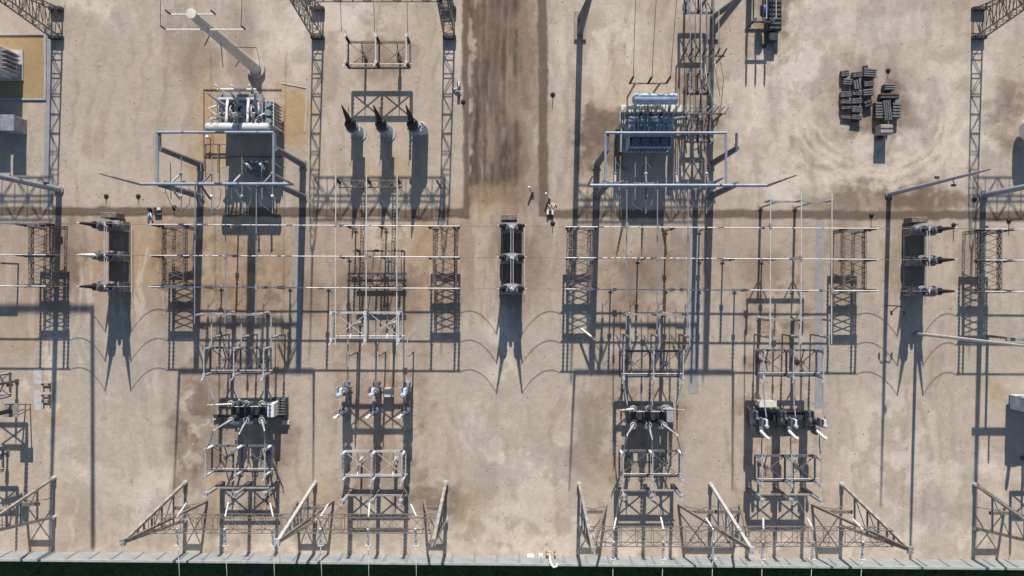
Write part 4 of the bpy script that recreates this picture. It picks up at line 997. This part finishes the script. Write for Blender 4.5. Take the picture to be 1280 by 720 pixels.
# ------------------------------------------------------------------ medium voltage stack right of the right transformer
def mv(label, x, y, z, hl, dx=1.05, b=BROWN, top=ALUD, ins=PBROWN):
    return make_disc(label, G(x, y), z, dx, hl, .9, .1, ins, top, b, .9, 'medium voltage switches in the stack', 'disconnector', 0, False)
mv('topmost medium voltage switch frame in the stack, cut by the top edge', 866, 8, 2.4, 1.6, 1.35, BLUEST)
mv('medium voltage switch halfway down the stack beside the blue conservator', 866, 112, 2.0, 1.0)
mv('brown medium voltage switch at the bottom of the stack beside the portal column', 866, 168, 2.0, 1.2, 1.2)
t = thing('insulator_row', 'row of pale slanted insulators on a bar beside the blue-grey transformer', 'insulator row', G(866, 152))
MB().bar((-2.2, 0, 3.6), (2.6, 0, 3.6), .14).build('bar', BROWN, t)
for x in (-1.8, 2.2): MB().bar((x, 0, 0), (x, 0, 3.6), .16).build('post', BROWN, t)
for i in range(9):
    x = -2.1 + i * .55; MB().ins((x, 0, 3.7), (x + .35, .5, 4.7), .09, 6).build('insulator', PWHITE if i % 3 else PGREY, t)
t = thing('insulator_row', 'row of dark slanted insulators on a bar above the medium voltage stack', 'insulator row', G(866, 84))
MB().bar((-2.2, 0, 3.8), (2.4, 0, 3.8), .14).build('bar', BROWN, t)
for x in (-1.8, 2.1): MB().bar((x, 0, 0), (x, 0, 3.8), .16).build('post', BROWN, t)
for i in range(7):
    x = -2.0 + i * .68; MB().ins((x, 0, 3.9), (x + .2, .45, 4.9), .1, 6).build('insulator', PBROWN, t)
for k, x in enumerate((852, 858, 865, 872, 879, 886)):
    a = G(x, -40, 3.9); b = G(x, 84, 3.9) if k % 2 else G(x, 112, 3.9)
    o = MB().tube((0, 0, 0), b - a, .05).build('medium_tube', (ALUD, BROWN, STEELL)[k % 3], None, a); tag(o, '%s thin tube from the left running into the stack from the top edge' % ORD[k], 'bus tube', 'medium voltage tubes')
for k, (x, y0, y1) in enumerate(((849, 100, 186), (858, 122, 210), (868, 95, 218), (880, 122, 176))):
    a = G(x, y0, 3.2); b = G(x, y1, 3.2)
    o = MB().tube((0, 0, 0), b - a, .05).build('medium_tube', BROWN, None, a); tag(o, '%s brown tube from the left in the lower half of the stack' % ORD[k], 'bus tube', 'medium voltage tubes')
for k, pts in enumerate((((889, 90, 3.5), (898, 104, 2.0), (900, 130, .6), (896, 150, .3)), ((868, 92, 4.2), (874, 112, 3.2), (880, 140, 3.8)), ((880, 92, 4.2), (886, 110, 3.2), (893, 128, 2.2)))):
    P = [G(*q) for q in pts]; o = MB().path([p - P[0] for p in P], .05, 6).build('cable', CREAM, None, P[0]); tag(o, ('pale cable looping on the ground right of the switch stack', 'pale cable slanting across the middle of the switch stack', 'short pale cable slanting over the solid tower foot')[k], 'cable')
# machine stand at the top
t = thing('fallen_tube', 'short white tube lying aslant over the lower end of a bus rack', 'tube', G(731, 415)); MB().tube((-.8, .7, .5), (.9, -.7, 2.0), .12, n=10).build('shaft', CREAM, t); MB().bar((.75, -.6, 0), (.75, -.6, 1.9), .12).build('prop', STEEL, t)
t = thing('switch_stand', 'dark three-phase switch stand with blue drum at the top edge', 'switchgear', G(948, 12))
m = MB()
for x in (-1.2, -.2, .8): m.bar((x, -2.2, 2.0), (x, 1.6, 2.0), .12)
for y in (-2.0, 1.4): m.bar((-1.4, y, 1.85), (1.0, y, 1.85), .16)
for x in (-1.2, .8):
    for y in (-2.0, 1.4): m.bar((x, y, 0), (x, y, 1.8), .16)
m.build('frame', DARKM, t)
for x in (-1.2, -.2, .8):
    MB().ins((x, -2.0, 2.1), (x, -2.0, 3.1), .14, 6).build('insulator', PGREY, t); MB().ins((x, 1.3, 2.1), (x, 1.3, 3.1), .14, 6).build('insulator', PGREY, t); MB().tube((x, -2.1, 3.15), (x, 1.5, 3.15), .05).build('blade', STEELL, t)
MB().dome((.1, -1.3, 1.5), (.1, -.1, 1.5), .42, 14).build('drum', NAVY, t); MB().bbox((-1.0, 1.9, 1.0), (.6, .7, 1.6), .05).build('cabinet', CREAM, t)
t = thing('crate_rack', 'dark slatted rack standing right of the switch stand at the top edge', 'rack', G(964, 18))
m = MB().bbox((0, 0, .55), (1.5, 4.2, 1.1), .05)
for i in range(9): m.bar((-.7, -1.9 + i * .47, 1.14), (.7, -1.9 + i * .47, 1.14), .1)
m.build('rack', CRATE, t); m = MB().bbox((-.1, -2.7, .5), (.9, .9, 1.0), .05); m.build('end_box', DARKM, t)

# ------------------------------------------------------------------ crate heap
def crate(cx, cy, w_, h_, z, label, m=CRATE, rz=0.0, n=3, horiz=True):
    x = 1035 + cx / 5.33; y = 70 + cy / 5.33; k = 1 + z / 110
    x = 640 + (x - 640) / (1 + z / 80); y = 360 + (y - 360) / (1 + z / 80)
    sx, sy = w_ / 5.33 / S, h_ / 5.33 / S * .92
    t = thing('crate', label, 'crate', G(x, y), 'crates in the heap', rz)
    mb = MB().bbox((0, 0, z / 2 + .06), (sx, sy, z - .12), .03)
    if m is CRATE and n == 3 and int(cx * 7 + cy) % 3 == 0: m = CRATEB
    mb.build('body', m, t)
    s_ = MB()
    for i in range(n):
        if horiz: q = -sy / 2 + sy * (i + .5) / n; s_.bbox((0, q, z + .045), (sx + .06, sy / n * .62, .09), .02)
        else: q = -sx / 2 + sx * (i + .5) / n; s_.bbox((q, 0, z + .045), (sx / n * .62, sy + .06, .09), .02)
    s_.build('slats', CRATEL if m is CRATEL else (CRATEM if n > 2 else CRATE), t)
    s_ = MB()
    for q in (-.35, .35): s_.box((q * sx, 0, .04), (.12, sy, .08))
    s_.build('runner', CRATE, t)
C1 = 'left column of the crate heap'; C2 = 'second column of the crate heap'; C3 = 'third column of the crate heap'
lst = [(115, 115, 50, 45, .8), (132, 172, 55, 46, .8), (120, 255, 70, 42, .7), (122, 305, 65, 30, .9), (122, 340, 62, 30, .7), (125, 408, 72, 20, .4)]
for i, c in enumerate(lst): crate(*c[:4], c[4] * .65, '%s crate from the top in the %s' % (ORD[i], C1), (CRATE, CRATEM, CRATE, CRATEM, CRATE, CRATEL)[i], (.12, -.08, .05, -.04, .09, -.1)[i])
lst = [(195, 122, 60, 42, .8), (195, 190, 50, 62, .9), (195, 247, 60, 36, .7), (192, 300, 64, 40, .8), (192, 355, 62, 46, .8), (192, 408, 64, 34, .8), (188, 445, 30, 20, .4)]
for i, c in enumerate(lst): crate(*c[:4], c[4] * .65, '%s crate from the top in the %s' % (ORD[i], C2), (CRATEM, CRATE, CRATE, CRATE, CRATEM, CRATE, CRATEL)[i], (.1, .16, -.07, .05, -.05, -.12, .4)[i], 3, i != 1)
lst = [(252, 72, 26, 22, .5), (280, 112, 80, 62, .9), (272, 186, 60, 38, .8), (270, 242, 66, 48, .8), (270, 318, 50, 46, .7)]
for i, c in enumerate(lst): crate(*c[:4], c[4] * .65, '%s crate from the top in the %s' % (ORD[i], C3), (CRATE, CRATE, CRATE, CRATEM, CRATE)[i], (.2, -.1, .08, .1, .3)[i], (2, 4, 3, 3, 2)[i])
crate(412, 206, 66, 46, .9, 'square dark crate topmost on the right side of the crate heap', CRATE, 0, 3)
crate(412, 266, 122, 40, .8, 'long dark crate across the right side of the crate heap', CRATE, 0, 2)
crate(340, 362, 44, 120, .7, 'upright slatted crate left of the tilted beams in the crate heap', CRATE, 0, 6)
crate(396, 362, 50, 140, .9, 'tilted bundle of grey beams in the right half of the crate heap', CRATE, .1, 4, False)
crate(456, 362, 50, 110, .7, 'upright slatted crate right of the tilted beams in the crate heap', CRATE, -.06, 5)
crate(390, 487, 76, 66, 1.45, 'tall pale box at the bottom of the crate heap with a long shadow', CRATEL, 0, 2)
crate(345, 530, 40, 50, .5, 'low brown crate behind the tall pale box of the crate heap', CRATE, 0, 2)

# ------------------------------------------------------------------ equipment at the left and right edges
t = thing('breaker_pole', 'dark cone-framed breaker column at the left edge with a rusty red insulator', 'circuit breaker', G(35, 508))
m = MB()
for sx in (-1, 1):
    for sy in (-1, 1): m.bar((sx * .25, sy * .25, 0), (sx * .55, sy * .55, 2.6), .1)
m.box((0, 0, 2.65), (1.4, 1.4, .12)); m.build('frame', STEEL, t)
MB().ins((0, 0, 2.7), (0, 0, 5.4), .24, 10).build('insulator', PBROWN, t); MB().lathe((0, 0, 5.4), (0, 0, 6.2), [(0, .2), (.2, .4), (.8, .4), (1, .2)], 12).build('head', STEEL, t)
MB().ins((-.3, .2, 5.0), (-2.6, .1, 5.3), .26, 9).build('side_insulator', REDB, t)
make_disc('grey disconnector switch cut off by the left edge above the cone-framed column', G(0, 476), 3.0, 3.04, 1.2, 1.7)
make_disc('lower disconnector switch cut off by the left edge near the wall', G(-12, 566), 2.6, 3.04, 1.3, 1.7, m_ins=PGREY)
for y, lab in ((480, 'single rusty bolt base in front of another pair'), (494, 'upper rusty bolt base of a pair left of the left wire'), (501, 'lower rusty bolt base of a pair left of the left wire')):
    t = thing('bolt_base', lab, 'foundation', G(59, y), 'rusty bolt bases'); MB().bbox((0, 0, .08), (.9, .4, .16), .02).build('slab', CRATEL, t)
    m = MB()
    for q in (-.35, .35): m.tube((q, 0, .16), (q, 0, .4), .08)
    m.build('bolts', BLACK, t)
for x, y, sx, sy in ((47, 470, 10, 20), (47, 500, 9, 25)):
    strip('concrete_pad', [(x - sx / 2, y - sy / 2), (x + sx / 2, y - sy / 2), (x + sx / 2, y + sy / 2), (x - sx / 2, y + sy / 2)], CONCL, .01)
t = thing('line_breaker', 'pale blue breaker cabinet at the right edge with a dark shadow below', 'circuit breaker', G(1284, 502))
MB().bbox((0, .1, 1.9), (4.6, 1.6, 2.6), .08).build('cabinet', TANKBL, t); MB().box((0, .1, .3), (4.0, 1.2, .6)).build('plinth', DARKM, t)
for x in (-1.7, 0, 1.7): MB().ins((x, .1, 3.2), (x * 1.2, .3, 4.9), .22, 9).build('bushing', PGREY, t)
for i in range(3): MB().bbox((-1.5 + i * 1.5, .1, 3.26), (1.1, 1.2, .14), .04).build('roof_panel', TANKW, t)
make_disc('disconnector switch cut off by the right edge below the pale blue cabinet', G(1300, 572), 2.6, 3.04, 1.3, 1.7)
t = thing('steel_portal', 'steel portal at the right edge above the pale blue cabinet', 'portal', G(1297, 420))
MB().bar((-6.9, 0, 5.2), (5, 0, 5.2), .34, .3).build('crossbeam', STEEL, t)
for x in (-5.4, 4.4): MB().bar((x, 0, 0), (x, 0, 5.1), .26).build('post', STEEL, t)
m = MB()
for k in (0, 1, 2):
    MB().ins((-5 + k * 3.2, 0, 5.4), (-5 + k * 3.2, 0, 6.9), .13, 7).build('insulator', PGREY, t)
t = thing('steel_portal', 'narrow steel portal at the left edge below the main bus', 'portal', G(8, 330))
MB().bar((-2, 0, 2.7), (1.4, 0, 2.7), .2).build('crossbeam', BROWN, t)
for x in (-.9, 1.3): MB().bar((x, 0, 0), (x, 0, 2.6), .18).build('post', BROWN, t)
t = thing('overhead_tube', 'unseen tube added to cast the shadow down the yard left of the left gantry', 'overhead tube', G(-40, -5, 17)); MB().path([(1, 0, 0), (14.4, 0, 0), (14.45, -26.2, -.2)], .24, 10).build('tube', ALUD, t); MB().bar((3, 0, -17), (3, 0, 0), .3).build('post', STEEL, t)  # tube and post out of view, added for the long shadow they throw

# ------------------------------------------------------------------ small things on the ground
t = thing('junction_box', 'white twin boxes with a dark gap at the corner of the gravel drain', 'box', G(687.5, 266)); MB().bbox((-.26, 0, .2), (.2, .5, .4), .03).build('lid', WHITE, t); MB().bbox((.26, 0, .2), (.2, .5, .4), .03).build('lid', WHITE, t); MB().box((0, 0, .15), (.3, .45, .3)).build('body', BLACK, t)
for x, y, lab in ((665, 241, 'pale tilted pipe with dark foot at the end of the dirt road'), (686, 249, 'pale tilted pipe with dark foot on the drain above the white twin boxes')):
    t = thing('vent_pipe', lab, 'pipe', G(x, y), 'tilted pale pipes'); MB().tube((0, 0, .1), (-.35, .55, .9), .1).build('pipe', CREAM, t); MB().box((.05, -.1, .12), (.28, .35, .24)).build('foot', BLACK, t)
t = thing('hose', 'small coil of pale hose above the white twin boxes', 'hose', G(690, 257)); MB().path([(-.4, .1, .06), (-.2, -.2, .1), (0, .3, .12), (.1, -.3, .1), (.35, .2, .08), (.5, -.1, .06)], .06, 6).build('tube', CREAM, t)
t = thing('cloth_bundle', 'white two-tailed sack with dark top on the drain above the left tie breaker', 'sack', G(188, 266)); MB().path([(0, .2, .25), (-.1, -.3, .2), (-.2, -.9, .08)], .10, 7).build('tail', WHITE, t); MB().path([(0, .2, .25), (.15, -.3, .2), (.28, -.9, .08)], .10, 7).build('tail', WHITE, t); MB().lathe((0, .35, .05), (0, .35, .5), [(0, .22), (.6, .24), (1, .12)], 10).build('top', BLACK, t)
t = thing('tool_box', 'dark open box with a pink rag beside the white sack on the drain', 'box', G(198, 263)); MB().bbox((0, 0, .2), (.7, .6, .4), .03).build('body', DARKM, t); MB().bbox((.25, .1, .45), (.4, .3, .12), .04).build('rag', CREAM, t); MB().box((.1, -.4, .12), (.5, .2, .2)).build('pad', CREAM, t)
t = thing('sack', 'long white sack on top of the wall, leftmost of the items there', 'sack', G(663, 694.4, 0)); MB().dome((-.4, 0, .25), (.4, 0, .25), .26, 12).build('bag', WHITE, t)
t = thing('carton', 'white square box leaning by the wall next to the long white sack', 'box', G(676, 694.6, 0)); MB().bbox((0, 0, .3), (.45, .5, .6), .04).build('body', WHITE, t); MB().box((0, 0, .62), (.5, .55, .05)).build('lid', CREAM, t)
for x, lab in ((683.5, 'left yellow-topped bollard by the wall'), (693.5, 'right yellow-topped bollard by the wall')):
    t = thing('bollard', lab, 'bollard', G(x, 690)); MB().tube((0, 0, 0), (0, 0, .7), .09).build('post', DARKM, t); MB().tube((0, .04, .7), (0, .14, 1.1), .1).build('cap', YELLOW, t)
t = thing('gooseneck_pipe', 'white hooked pipe standing over the wall below the yellow bollards', 'pipe', G(686.5, 691.5, 0)); MB().path([(0, 0, 0), (0, 0, 2.4), (.05, -.1, 2.9), (.3, -.35, 3.1), (.6, -.3, 3.0), (.7, -.15, 2.75)], .11, 8).build('pipe', WHITE, t); MB().box((0, 0, .1), (.4, .4, .2)).build('foot', CONC, t)
for o in bpy.data.objects:
    if o.type == 'MESH' and not o.parent and 'label' not in o and 'kind' not in o: print('UNLABELLED', o.name)
for o in bpy.data.objects:
    if 'label' in o and not (4 <= len(o['label'].split()) <= 16): print('LABELLEN', len(o['label'].split()), o.name, o['label'])
